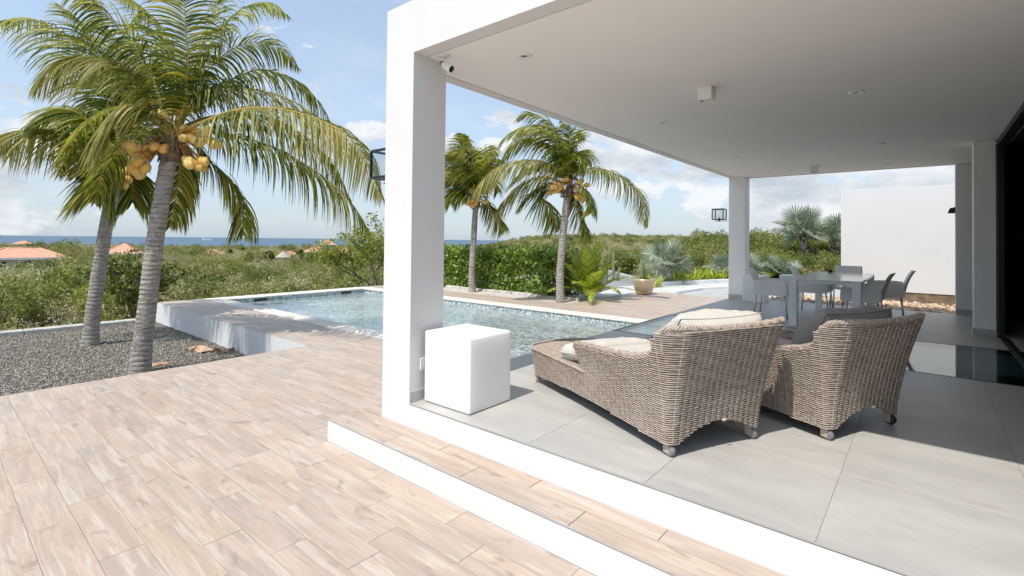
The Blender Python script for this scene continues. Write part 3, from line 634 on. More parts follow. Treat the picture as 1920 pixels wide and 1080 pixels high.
# ---- security camera
sc_ = thing('security_camera', 'small white security camera with black lens under the ceiling corner', 'camera', (-2.88, 2.60, HC))
MB().lathe([(0, -.012), (.040, -.012), (.044, -.002), (.044, -.0005)], 24).build('mount_plate', M['white_plastic'], sc_)
MB().tube([(0, 0, -.012), (.0, .0, -.045)], .008).build('stem', M['white_plastic'], sc_)
MB().ell((-.012, 0, -.062), (.021, .021, .021)).build('ball_joint', M['bronze'], sc_)
ax = Vector((.80, .15, -.50)).normalized(); q = ax.to_track_quat('Z', 'Y').to_matrix().to_4x4(); q = Matrix.Translation((.0, .0, -.072)) @ q
MB().lathe([(0, .0), (.022, .001), (.030, .012), (.033, .06), (.033, .088), (.030, .096), (.0, .097)], 24, q).build('camera_body', M['white_plastic'], sc_)
MB().lathe([(.0, .0985), (.024, .0985), (.026, .0965)], 20, q).build('lens', M['lens'], sc_)

# ---- socket on the pillar
so_ = thing('wall_socket', 'white wall socket low on the shaded side of the corner pillar', 'socket', (XI, 2.56, .63))
MB().bbox(.0005, .010, -.045, .045, -.045, .045, .003).build('cover_plate', M['white_plastic'], so_)
MB().bbox(.0105, .014, -.024, .024, -.026, .026, .002).build('socket_insert', M['white_plastic'], so_)

# ---- lanterns
def lantern(loc, lab, s=1., armdir=1):
    t = thing('lantern', lab, 'lantern', loc, group='black box lanterns on the outer pillar faces'); a = .17*s; h = .335*s; b = .0095
    fr = MB()
    for sx in (-1, 1):
        for sy in (-1, 1): fr.box(sx*a-b, sx*a+b, sy*a-b, sy*a+b, 0, h)
        for z in (0, h): fr.box(sx*a-b*.98, sx*a+b*.98, -a+b, a-b, z-b, z+b)
    for sy in (-1, 1):
        for z in (0, h): fr.box(-a+b, a-b, sy*a-b*.98, sy*a+b*.98, z-b, z+b)
    fr.build('frame', M['black_metal'], t)
    for sx in (-1, 1): MB().box(sx*a-.002, sx*a+.002, -a+b, a-b, b, h-b).build('pane', M['glass'], t)
    for sy in (-1, 1): MB().box(-a+b, a-b, sy*a-.002, sy*a+.002, b, h-b).build('pane', M['glass'], t)
    MB().box(-a+b, a-b, -a+b, a-b, -.006, .004).build('base_plate', M['black_metal'], t)
    MB().box(-a*.7, a+.22*s, -.012, .012, -.062*s, -.046*s).box(-.02, .02, -.012, .012, -.046*s, -.011).build('bracket', M['black_metal'], t)
    MB().lathe([(0, .004), (.022, .004), (.022, .055*s), (0, .056*s)], 12).build('lamp_holder', M['black_metal'], t)
    MB().ell((0, 0, .10*s), (.024, .024, .045)).build('bulb', M['glass'], t); return t
lantern((XL-.277, 2.67, 2.135), 'black box lantern jutting out behind the left side of the big pillar', .70)
lantern((XL-.24, 11.70, 2.12), 'black box lantern on the far slim pillar, seen against the sky', .70)
# wedge lamp on end wall
wl = thing('wall_lamp', 'small black wedge wall lamp at the edge of the end wall', 'wall lamp', (.44, 12.02, 2.22))
m = MB(); m.add([(-.11, -.06, -.05), (-.005, -.06, -.05), (-.005, -.06, .06), (-.08, -.06, .04), (-.11, .06, -.05), (-.005, .06, -.05), (-.005, .06, .06), (-.08, .06, .04)], [(0, 1, 2, 3), (7, 6, 5, 4), (0, 3, 7, 4), (3, 2, 6, 7), (2, 1, 5, 6), (1, 0, 4, 5)]); m.build('lamp_housing', M['black_metal'], wl)
MB().box(-.0045, -.0005, -.05, .05, -.04, .05).build('back_plate', M['black_metal'], wl)
# ================================================================== FURNITURE
# ---- white cube
cb = MB().bbox(-.245, .245, -.23, .23, 0.004, .545, .016, seg=3)
o = cb.build('light_cube', M['cube']); o.location = (-2.715, 2.745, T)
tag(o, 'glowing-white plastic cube standing against the corner pillar', 'cube light')

# ---- woven chaise loungers
UV = lambda u, v, z: Vector((u, -v, z))
LW, LL = .76, 1.69
def loop_path(ds=.0118):
    """closed footprint, from the middle of the foot end down the left side, round the back, up the right side"""
    pts = []
    def arc(cx, cy, r, a0, a1, n=9):
        for i in range(n+1):
            a = a0+(a1-a0)*i/n; pts.append((cx+r*math.cos(a), cy+r*math.sin(a)))
    r = .05
    for i in range(13):       # rounded nose, centre to left
        v = LW/2*(1-i/12); pts.append((LL+.03+.13*(1-(1-v/(LW/2))**2.2), v) if v > .05 else (LL+.03+.13*(1-(1-v/(LW/2))**2.2)-(.05-v)*1.0, v))
    pts[-1] = (LL-.03, -.0)
    arc(r, r, r, 1.5*PI, PI)
    arc(r, LW-r, r, PI, .5*PI)
    pts.append((LL-.03, LW))
    for i in range(12, -1, -1):
        v = LW-LW/2*(1-i/12); w_ = LW-v; pts.append((LL+.03+.13*(1-(1-w_/(LW/2))**2.2), v) if w_ > .05 else (LL+.03+.13*(1-(1-w_/(LW/2))**2.2)-(.05-w_)*1.0, v))
    P_ = np.array(pts); d = np.r_[0, np.cumsum(np.hypot(*np.diff(P_, axis=0).T))]; n = int(d[-1]/ds)
    s = np.linspace(0, d[-1], n); X = np.interp(s, d, P_[:, 0]); Y = np.interp(s, d, P_[:, 1])
    k = np.ones(5)/5; Xp = np.r_[X[-3:-1], X, X[1:3]]; Yp = np.r_[Y[-3:-1], Y, Y[1:3]]
    X2 = np.convolve(Xp, k, 'valid'); Y2 = np.convolve(Yp, k, 'valid')
    tx = np.gradient(X2); ty = np.gradient(Y2); L_ = np.hypot(tx, ty); tx /= L_; ty /= L_
    nx, ny = -ty, tx                                   # outward side check
    if (nx*(X2-.85)+ny*(Y2-.38)).mean() < 0: nx, ny = -nx, -ny
    return s, X2, Y2, nx, ny
S_, PX, PY_, NX, NY = loop_path()
ARM = [(.93, .48), (.75, .497), (.52, .512), (.33, .530), (.16, .556), (.075, .585), (.055, .62), (.045, .70), (.03, .748), (-1, .752)]
def umax(z):
    if z < .302: return 9.
    if z < .48: return .86+(z-.30)/.18*.07
    for (u0, z0), (u1, z1) in zip(ARM, ARM[1:]):
        if z <= z1: return u0+(u1-u0)*(z-z0)/(z1-z0)
    return -9
def flare(z, u):
    return .15*max(0, (z-.06)/.69)**1.5*(1. if z > .31 else 1)
def zbot(u, v):
    if u < .09: return .075+.10*max(0, math.sin(PI*min(1, max(0, (v-.09)/(LW-.18)))))**.8
    if u > LL-.02: return .115
    return .068+.03*math.sin(PI*(u-.05)/(LL-.1))
def ribbon(runs, rad_n, rad_z, verts, quads):
    """runs: list of (N,3) centre points and (N,3) outward normals -> 4-sided strands"""
    for C_, Nn in runs:
        n = len(C_)
        if n < 3: continue
        t = np.gradient(C_, axis=0); t /= np.linalg.norm(t, axis=1)[:, None]
        b = np.cross(t, Nn); b /= np.linalg.norm(b, axis=1)[:, None]; nn = np.cross(b, t)
        ring = np.stack([C_+nn*rad_n+b*rad_z*.35, C_+b*rad_z, C_-nn*rad_n, C_-b*rad_z, C_+nn*rad_n-b*rad_z*.35], 1).reshape(-1, 3)
        base = sum(len(x) for x in verts); verts.append(ring)
        i = np.arange(n-1)[:, None]*5; k = np.arange(5)[None]; k2 = (k+1) % 5
        quads.append((np.stack([i+k, i+k2, i+5+k2, i+5+k], -1)+base).reshape(-1, 4))
STK, PITCH_ = .0472, .0128
def chaise_meshes():
    out = {}
    def shell(inner):
        V_, Q_ = [], []; z = .08 if not inner else .30; row = 0; off0 = -.046 if inner else 0.
        while z < .75:
            m = umax(z); ok = PX < m
            if z < .2: ok &= np.array([z > zbot(u, v) for u, v in zip(PX, PY_)])
            f = np.array([flare(z, u) for u in PX]) + off0
            if z > .70: f = f
            ph_ = np.abs(np.sin(PI*(S_/STK+.06*np.sin(row*1.7))))**.55; wob = .0062*ph_-.0035+.0008*np.cos(PI*S_/STK+PI*row)
            zz = z+.0012*np.sin(S_*23+row)+np.where(PX < .3, .0, 0)
            C_ = np.stack([PX+NX*(f+wob), -(PY_+NY*(f+wob)), zz], 1); Nn = np.stack([NX, -NY, np.full_like(NX, -.0)], 1)
            idx = np.where(ok)[0]
            if len(idx):
                cuts = np.where(np.diff(idx) > 1)[0]; runs = []
                for seg in np.split(idx, cuts+1): runs.append((C_[seg], Nn[seg]))
                ribbon(runs, .0042, .0049, V_, Q_)
            z += PITCH_; row += 1
        for k in range(int(S_[-1]/STK)):            # stakes
            i = int(np.searchsorted(S_, k*STK)); u, v = PX[i], PY_[i]; hs = []
            z = zbot(u, v)+.005 if not inner else .30
            while z < .75 and u < umax(z): hs.append(z); z += .05
            if len(hs) < 2: continue
            C_ = np.array([[u+NX[i]*(flare(h, u)+off0), -(v+NY[i]*(flare(h, u)+off0)), h] for h in hs]); Nn = np.tile([[NX[i], -NY[i], 0.]], (len(hs), 1))
            ribbon([(C_, Nn)], .004, .0045, V_, Q_)
        return np.concatenate(V_), np.concatenate(Q_)
    v1, q1 = shell(False); v2, q2 = shell(True)
    out['shell'] = npmesh('wicker_shell', np.concatenate([v1, v2]), np.concatenate([q1, q2+len(v1)]), M['wicker'], True)
    # dark core between the two weaves
    m = MB(); n = len(S_); st = 3; ids = list(range(0, n, st))
    for a, b in zip(ids, ids[1:]+[ids[0]]):
        if abs(a-b) > 5*st: continue
        for offs in (-.012, -.034):
            zl = max(zbot(PX[a], PY_[a]), zbot(PX[b], PY_[b]))+.012; hs = []; z = zl
            while z < .745 and max(PX[a], PX[b]) < umax(z)+.0: hs.append(z); z += .03
            for h0, h1 in zip(hs, hs[1:]):
                P4 = []
                for i, h in ((a, h0), (b, h0), (b, h1), (a, h1)): P4.append((PX[i]+NX[i]*(flare(h, PX[i])+offs), -(PY_[i]+NY[i]*(flare(h, PX[i])+offs)), h))
                m.add(P4, [(0, 1, 2, 3)])
    out['core'] = m.mesh('wicker_core', M['wicker_back'])
    # rim
    rim = []
    def edge(u, z, side):
        f = flare(z, u)-.022; return (u, -f if side < 0 else LW+f, z)
    zc = [(.845, .298), (.875, .36), (.905, .43), (.928, .475), (.90, .494)]+[(.75, .508), (.6, .517), (.45, .527), (.33, .541), (.24, .551), (.16, .566), (.09, .585)]
    left = [edge(u, z, -1) for u, z in zc]
    cornerL = [(.035, -.070, .615), (.005, -.085, .67), (-.035, -.098, .73), (-.075, -.090, .762), (-.115, -.035, .768)]
    mid = [(-.128, v, .768-.016*math.sin(PI*v/LW)) for v in np.linspace(.06, LW-.06, 9)]
    cornerR = [(a, LW-b, c) for a, b, c in cornerL[::-1]]; right = [(a, LW-b, c) for a, b, c in left[::-1]]
    ctrl = left+cornerL+mid+cornerR+right
    C_ = np.array([(a, -b, c) for a, b, c in ctrl]); d = np.r_[0, np.cumsum(np.linalg.norm(np.diff(C_, axis=0), axis=1))]
    s = np.linspace(0, d[-1], int(d[-1]/.007)); R_ = np.stack([np.interp(s, d, C_[:, i]) for i in range(3)], 1)
    k = np.ones(5)/5; R_ = np.stack([np.convolve(np.pad(R_[:, i], 2, 'edge'), k, 'valid') for i in range(3)], 1)
    t = np.gradient(R_, axis=0); t /= np.linalg.norm(t, axis=1)[:, None]; up = np.tile([[0, 0, 1.]], (len(R_), 1)); sd = np.cross(t, up)
    for i in range(len(sd)):
        if np.linalg.norm(sd[i]) < .3: sd[i] = sd[i-1] if i else (0, 1, 0)
        sd[i] /= np.linalg.norm(sd[i])
    up = np.cross(sd, t); m = MB()
    m.tube([tuple(p) for p in R_[::4]], .0125, 8)
    out['rimcore'] = m.mesh('rim_core', M['wicker_back'])
    V_, Q_ = [], []
    for j in range(5):
        ph = 2*PI*s/.085+2*PI*j/5; rr = .0155; o_ = np.cos(ph)[:, None]*sd*rr*1.25+np.sin(ph)[:, None]*up*rr; o2 = np.cos(-ph)[:, None]*sd*rr*1.25+np.sin(-ph)[:, None]*up*rr
        for q in (o_, o2):
            nn = q/np.linalg.norm(q, axis=1)[:, None]; wv = (.003*np.cos(5*ph*(1 if q is o_ else -1)+(0 if q is o_ else PI)))[:, None]
            ribbon([((R_+q+nn*wv)[::2], nn[::2])], .0038, .0058, V_, Q_)
    out['rim'] = npmesh('braided_rim', np.concatenate(V_), np.concatenate(Q_), M['wicker'], True)
    # foot platform
    V_, Q_ = [], []; u = .80; row = 0
    def nose(v): w_ = min(v, LW-v)/(LW/2); return LL+.03+.13*(1-(1-w_)**2.2)
    while u < LL+.16:
        vv = np.arange(-.02, LW+.021, .0157); ok = np.array([nose(min(max(v, 0), LW)) > u+.0 for v in vv]) if u > LL-.03 else np.ones(len(vv), bool)
        vv = vv[ok]
        if len(vv) > 4:
            z = .305+.012*np.sin(PI*np.clip(vv/LW, 0, 1))-.028*max(0, (u-1.62)/.25)**2+.004*np.abs(np.sin(PI*vv/STK))**.6
            ribbon([(np.stack([np.full_like(vv, u), -vv, z], 1), np.tile([[0, 0, 1.]], (len(vv), 1)))], .0045, .0060, V_, Q_)
        u += PITCH_; row += 1
    out['platform'] = npmesh('foot_platform', np.concatenate(V_), np.concatenate(Q_), M['wicker'], True)
    m = MB(); ring = [(u, v) for u, v in zip(PX[::6], PY_[::6])]
    m.add([(u*.97+.02, -(v*.97+.011), .286) for u, v in ring]+[(u*.97+.02, -(v*.97+.011), .245) for u, v in ring], [tuple(range(len(ring))), tuple(range(len(ring), 2*len(ring)))[::-1]])
    out['deckcore'] = m.mesh('seat_base', M['wicker_back'])
    pr = [(u+nx*.03, -(v+ny*.03), .303) for u, v, nx, ny in zip(PX, PY_, NX, NY) if u > .80]
    h = [p for p in pr]; half = [i for i in range(len(h)-1) if math.dist(h[i], h[i+1]) > .1]
    m = MB()
    if half: k_ = half[0]+1; m.tube((h[k_:]+h[:k_])[::3], .013, 6)
    else: m.tube(h[::3], .013, 6)
    out['footrim'] = m.mesh('foot_rim', M['wicker'])
    return out
CM = chaise_meshes()
def caster(parent, u, v, wheel):
    f = MB(); f.box(u-.022, u+.022, -v-.021, -v-.017, .018, .088).box(u-.022, u+.022, -v+.017, -v+.021, .018, .088).box(u-.024, u+.024, -v-.022, -v+.022, .0885, .0935); fo = f.build('caster_fork', M['beige_metal'], parent)
    M_ = Matrix.Translation((u-.012, -v, .0355)) @ Matrix.Rotation(PI/2, 4, 'X')
    MB().lathe([(.008, -.0175), (.027, -.0175), (.034, -.012), (.035, 0), (.034, .012), (.027, .0175), (.008, .0175)], 20, M_).build('wheel', M[wheel], fo)
def make_chaise(label, wheels, loc):
    t = thing('wicker_chaise', label, 'chaise lounge', loc, math.atan2(.434, -.901), 'woven wicker chaises side by side')
    a = link('woven_shell', CM['shell'], t, 'stuff'); link('core', CM['core'], t); link('rim_core', CM['rimcore'], t); link('braided_rim', CM['rim'], t)
    link('foot_platform', CM['platform'], t); link('seat_base', CM['deckcore'], t); link('foot_rim', CM['footrim'], t)
    for (u, v), w_ in zip(((.045, .045), (.045, LW-.045)), wheels):
        m = MB(); m.tube([UV(u, v, .21), UV(u, v, .094)], [.036, .028], 10)
        V_, Q_ = [], []
        for k in range(9):
            a_ = np.linspace(0, 2*PI, 15); r = .040-.0009*k+.003*np.cos(a_*7+PI*k); C_ = np.stack([u+r*np.cos(a_), -v+r*np.sin(a_), np.full(15, .205-.0128*k)], 1); ribbon([(C_, np.stack([np.cos(a_), np.sin(a_), 0*a_], 1))], .0046, .006, V_, Q_)
        b = sum(len(x) for x in V_); m.add([tuple(p) for p in np.concatenate(V_)], [tuple(q) for q in np.concatenate(Q_)], True)
        lo = m.build('leg', M['wicker'], t); caster(t, u, v, w_)
    for (u, v) in ((LL-.02, .035), (LL-.02, LW-.035), (.78, LW-.05)):
        MB().tube([UV(u, v, .16), UV(u, v, .055)], [.034, .026], 10).build('leg', M['wicker'], t)
        MB().tube([UV(u, v, .054), UV(u, v, .001)], [.024, .019], 10).build('foot_cap', M['beige_metal'], t)
    # manufacturer's pale cable tie on the back
    MB().ell(UV(-.038, .40, .185), (.004, .022, .010)).build('rope_knot', M['cream'], t)
    return t
make_chaise('pale wicker chaise nearest the white cube, with a cream pillow', ('grey_wheel', 'grey_wheel'), (-1.128, 2.769, T))
make_chaise('wicker chaise nearest the glass doors, with a taupe pillow and pink towel', ('grey_wheel', 'rubber'), (-.462, 3.669, T))

def cushion(name, w_, d_, h, mat, nx=40, ny=26, p=3.2, wr=.006, seed=0, pinch=0.):
    """soft rectangular cushion, local x = width w_, y = depth d_, z = thickness"""
    V_ = []; Q_ = []
    for side in (1, -1):
        for j in range(ny+1):
            for i in range(nx+1):
                a = -1+2*i/nx; b = -1+2*j/ny; a2 = math.copysign(abs(a)**.75, a); b2 = math.copysign(abs(b)**.75, b)
                e = max(0, (1-abs(a2)**p)*(1-abs(b2)**p))**.42
                pn = 1-pinch*(1-abs(b2)**2)*abs(a2)**4; pm = 1-pinch*(1-abs(a2)**2)*abs(b2)**4
                x, y = a2*w_/2*pn, b2*d_/2*pm
                n = noise.noise((x*7+seed, y*7, side*3.))*wr*2+noise.noise((x*22+seed, y*13, side*5.))*wr*.8
                edge = (abs(a2)**6+abs(b2)**6)*wr*2.6*noise.noise((x*40+seed, y*40, 1.))
                V_.append((x, y, side*(h/2*e+n*min(1, e*2)+edge*e)))
    n = (nx+1)*(ny+1)
    for s_ in (0, 1):
        for j in range(ny):
            for i in range(nx):
                q = [s_*n+j*(nx+1)+i, s_*n+j*(nx+1)+i+1, s_*n+(j+1)*(nx+1)+i+1, s_*n+(j+1)*(nx+1)+i]; Q_.append(q if s_ == 0 else q[::-1])
    me = npmesh(name, V_, Q_, mat, True)
    bm = bmesh.new(); bm.from_mesh(me); bmesh.ops.remove_doubles(bm, verts=bm.verts, dist=.0004); bm.to_mesh(me); bm.free(); me.polygons.foreach_set('use_smooth', [True]*len(me.polygons))
    o = link(name, me)
    m = MB(); pts = []
    for k in range(81):
        q = k/80*4; s_ = int(min(q, 3.9999)); f_ = q-s_; c = [(-1+2*f_, -1), (1, -1+2*f_), (1-2*f_, 1), (-1, 1-2*f_)][s_]
        pn = 1-pinch*(1-abs(c[1])**2)*abs(c[0])**4; pm = 1-pinch*(1-abs(c[0])**2)*abs(c[1])**4
        pts.append((c[0]*w_/2*pn, c[1]*d_/2*pm, 0))
    m.tube(pts, .0045, 6, False); m.build('piping', mat, o); return o
R1 = math.atan2(.434, -.901)
def place(o, base, uvz, rot):     # rot = local Euler in chaise frame
    B = Matrix.Translation(base) @ Matrix.Rotation(R1, 4, 'Z') @ Matrix.Translation(UV(*uvz)) @ rot
    o.matrix_world = B
B1, B2 = Vector((-1.128, 2.769, T)), Vector((-.462, 3.669, T))
RX = lambda a: Matrix.Rotation(math.radians(a), 4, 'X'); RY = lambda a: Matrix.Rotation(math.radians(a), 4, 'Y'); RZ = lambda a: Matrix.Rotation(math.radians(a), 4, 'Z')
for B_, lab, mt in ((B1, 'long off-white seat cushion on the chaise nearest the white cube', 'cream2'), (B2, 'seat cushion on the chaise nearest the glass doors, under the pink towel', 'cream2')):
    o = cushion('seat_cushion', 1.22, .70, .13, M[mt], p=7, wr=.004, seed=3); tag(o, lab, 'cushion', 'seat cushions on the chaises'); place(o, B_, (.66, .38, .372), Matrix())
o = cushion('pillow', .30, .76, .16, M['cream2'], p=5, wr=.006, seed=9); tag(o, 'folded cream cushion end bulging at the front of the near chaise arm', 'cushion'); place(o, B1, (1.06, .36, .385), RY(8))
o = cushion('pillow', .68, .52, .38, M['cream'], p=2.2, wr=.016, seed=5, pinch=.07); tag(o, 'big cream pillow leaning on the back of the chaise nearest the white cube', 'pillow', 'pillows leaning on the chaises'); place(o, B1, (.155, .44, .575), RZ(90) @ RX(58))
o = cushion('pillow', .70, .52, .36, M['taupe'], p=2.2, wr=.015, seed=15, pinch=.07); tag(o, 'taupe grey pillow leaning on the back of the chaise nearest the doors', 'pillow', 'pillows leaning on the chaises'); place(o, B2, (.165, .37, .575), RZ(90) @ RX(58))
# pink towel draped over the second seat cushion
V_ = []; Q_ = []; nx, ny = 22, 20
for j in range(ny+1):
    for i in range(nx+1):
        a = i/nx*.52; b = j/ny*.62; V_.append((a, -b, .012+.014*abs(noise.noise((a*9, b*9, 3)))+.006*noise.noise((a*25, b*20, 1))))
for j in range(ny):
    for i in range(nx): q = j*(nx+1)+i; Q_.append((q, q+1, q+nx+2, q+nx+1))
o = link('towel', npmesh('towel', V_, Q_, M['pink'], True)); tag(o, 'pink towel lying on the seat of the chaise nearest the glass doors', 'towel'); so_m = o.modifiers.new('thickness', 'SOLIDIFY'); so_m.thickness = .012; so_m.offset = 1
place(o, B2, (.34, .06, .437), Matrix())

# ---- dining table
tb = thing('dining_table', 'white lacquered dining table with square legs on the far terrace', 'table', (-1.13, 9.72, T))
hx, hy, hh = .455, 1.235, .715
MB().bbox(-hx, hx, -hy, hy, hh-.022, hh, .003).build('tabletop', M['table'], tb)
for sx in (-1, 1):
    for sy in (-1, 1): MB().bbox(*(sorted((sx*(hx-.006), sx*(hx-.11)))), *(sorted((sy*(hy-.006), sy*(hy-.11)))), 0.001, hh-.0225, .003).build('leg', M['leg_paint'], tb)
for sy in (-1, 1):
    y0_, y1_ = sorted((sy*(hy-.02), sy*(hy-.045))); m = MB(); m.box(-hx+.112, hx-.112, y0_, y1_, hh-.062, hh-.0235)
    for sx in (-1, 1):
        a = sorted((sx*(hx-.112), sx*(hx-.19))); m.box(a[0], a[1], y0_+.001, y1_-.001, hh-.095, hh-.0625)
    m.build('apron', M['leg_paint'], tb)
for sx in (-1, 1):
    x0_, x1_ = sorted((sx*(hx-.02), sx*(hx-.045))); MB().box(x0_, x1_, -hy+.112, hy-.112, hh-.062, hh-.0235).build('apron', M['leg_paint'], tb)

# ---- dining chairs (local +x = front)
def chair_shell():
    m = MB(); w2 = .255
    # seat pan
    V_ = []; n, k = 9, 11
    def seat(i, j, dz): u = -.20+.44*i/n; v = -w2+.02+(2*w2-.04)*j/k; return (u, v, .440-.022*math.cos(v/w2*PI/2)-.012*(1-abs(i/n-.5)*2)-(.012 if i == n else 0)+dz)
    for dz in (0, -.022): V_ += [seat(i, j, dz) for i in range(n+1) for j in range(k+1)]
    F_ = []; q = (n+1)*(k+1)
    for s_ in (0, 1):
        for i in range(n):
            for j in range(k):
                a = s_*q+i*(k+1)+j; f = (a, a+k+1, a+k+2, a+1); F_.append(f if s_ == 0 else f[::-1])
    for i in range(n):
        for j in (0, k): a = i*(k+1)+j; F_.append((a, a+k+1, a+k+1+q, a+q) if j else (a, a+q, a+q+k+1, a+k+1))
    for j in range(k):
        for i in (0, n): a = i*(k+1)+j; F_.append((a, a+1, a+1+q, a+q) if i == 0 else (a, a+q, a+q+1, a+1))
    m.add(V_, F_, True); return m
def extr(poly, v0, v1, m, bow=0.):
    """side profile polygon (x,z) extruded across y"""
    n = len(poly); m.add([(x, v0, z) for x, z in poly]+[(x, v1, z) for x, z in poly], [tuple(range(n)), tuple(range(n, 2*n))[::-1]]+[(i, i+n, (i+1) % n+n, (i+1) % n) for i in range(n)], False)
def make_chair(label, loc, rz):
    t = thing('dining_chair', label, 'chair', loc, rz, 'pale plastic armchairs round the white dining table')
    chair_shell().build('seat', M['chair'], t)
    for s_ in (-1, 1):
        prof = [(-.255, .40), (-.245, .60)]+[(-.24+.40*i/8, .618+.012*math.sin(PI*i/8)) for i in range(9)]+[(.16+.085*math.sin(PI/2*i/6), .618-.075*(1-math.cos(PI/2*i/6))) for i in range(1, 7)]+[(.252, .47), (.250, .385), (.18, .372), (-.20, .372)]
        m = MB(); extr(prof, s_*.232, s_*.258, m); m.build('armrest', M['chair'], t)
    V_ = []; n, k = 12, 12                       # back: curved panel tilted backwards
    def back(i, j, d): z = .43+.385*i/n; v = (-1+2*j/k); wd = .23-.02*(i/n)**2; x = -.215-.115*(i/n)**1.5-.035*(1-v*v)+.0+(-.02*(i/n)**6)+d; return (x, v*wd, z)
    for d in (0, -.018): V_ += [back(i, j, d) for i in range(n+1) for j in range(k+1)]
    F_ = []; q = (n+1)*(k+1)
    for s_ in (0, 1):
        for i in range(n):
            for j in range(k): a = s_*q+i*(k+1)+j; f = (a, a+1, a+k+2, a+k+1); F_.append(f if s_ == 0 else f[::-1])
    for i in range(n):
        for j in (0, k): a = i*(k+1)+j; F_.append((a, a+q, a+q+k+1, a+k+1) if j == k else (a, a+k+1, a+k+1+q, a+q))
    for j in range(k):
        for i in (0, n): a = i*(k+1)+j; F_.append((a, a+q, a+q+1, a+1) if i == 0 else (a, a+1, a+1+q, a+q))
    MB().add(V_, F_, True).build('backrest', M['chair'], t)
    for sx, sy in ((-1, -1), (-1, 1), (1, -1), (1, 1)):
        x_ = .215 if sx > 0 else -.205; MB().tube([(x_, sy*.222, .415), (x_+sx*.022, sy*.232, .2), (x_+sx*.040, sy*.238, .002)], .0125, 12).build('leg', M['metal'], t)
    return t
CH = [((-1.98, 9.33), 2, 'pale grey armchair at the near left side of the dining table'), ((-1.52, 10.33), -2, 'pale grey armchair tucked under the left side of the table, behind the first'),
      ((-1.12, 11.22), -90, 'pale grey armchair at the far end of the dining table, facing the camera'), ((-.72, 9.22), 178, 'pale grey armchair at the near right side of the dining table'),
      ((-.50, 10.30), 183, 'pale grey armchair pulled out at the far right of the dining table')]
ch0 = make_chair(CH[0][2], (*CH[0][0], T), math.radians(CH[0][1]))
for (x, y), a, lab in CH[1:]:
    c = copy_tree(ch0); c.location = (x, y, T); c.rotation_euler = (0, 0, math.radians(a)); c['label'] = lab
# dark cup on the table
MB().lathe([(0, 0), (.035, 0), (.042, .05), (.040, .052), (.033, .004)], 16).build('ashtray', M['lens'])
o = bpy.data.objects['ashtray']; o.location = (-1.32, 10.7, T+hh+.0005); tag(o, 'small dark bowl near the far end of the dining table', 'bowl')

# ---- white square planters beside the far pillar
def planter(loc, s_, h, lab):
    t = thing('planter', lab, 'planter', loc); m = MB(); m.bbox(-s_/2, s_/2, -s_/2, s_/2, 0.001, h, .006)
    m.build('box', M['white_plastic'], t); return t
planter((-2.76, 11.45, T), .42, .56, 'large white square planter box beside the far slim pillar')
planter((-2.3, 12.6, .16), .40, .72, 'second white planter box standing on the tan rocks behind the first chair')
o = MB().bbox(-.06, .2, -.10, .10, 0, .155, .006).build('floor_box', M['white_plastic']); o.location = (.735, 4.97, T+.0045); tag(o, 'small white box on the floor, cut off by the right edge of the photo', 'box')

# ---- champagne pot
pt = thing('flower_pot', 'champagne glazed round pot with spiky plants at the corner of the far deck', 'flower pot', (-6.55, 14.15, 0))
MB().lathe([(0, .0), (.15, .0), (.21, .03), (.27, .12), (.305, .25), (.315, .40), (.312, .47), (.298, .475), (.29, .44), (.0, .43)], 36).build('pot_body', M['pot'], pt)
MB().lathe([(0, .436), (.285, .436)], 20).build('soil', M['soil'], pt)
m = MB()
def blade(m, base, az, lean, L_, w_, n=7, curl=.3, fold=0.):
    p = Vector(base); d = Vector((math.cos(az)*math.sin(lean), math.sin(az)*math.sin(lean), math.cos(lean))); sd = Vector((-math.sin(az), math.cos(az), 0)); V_ = []
    for i in range(n+1):
        k = i/n; ww = w_*(1-k**2.2)*(.55+.45*min(1, k*4)); V_ += [p-sd*ww/2, p+sd*ww/2]
        p = p+d*(L_/n); d = (d+Vector((math.cos(az), math.sin(az), -.5))*curl/n).normalized()
    m.add(V_, [(2*i, 2*i+1, 2*i+3, 2*i+2) for i in range(n)], True)
for k in range(7): blade(m, (random.uniform(-.05, .03), random.uniform(-.05, .05), .44), random.uniform(0, 6.3), random.uniform(.03, .22), random.uniform(.5, .78), .085, curl=.05)
pt_l = m.build('plant', M['agave'], pt)
m = MB()
for k in range(70):
    a = random.uniform(0, 6.3); r = random.uniform(.02, .24); blade(m, (r*math.cos(a), r*math.sin(a), .44), a, random.uniform(.2, 1.2), random.uniform(.08, .2), .03, 3)
m.build('plant', M['hedge'], pt)
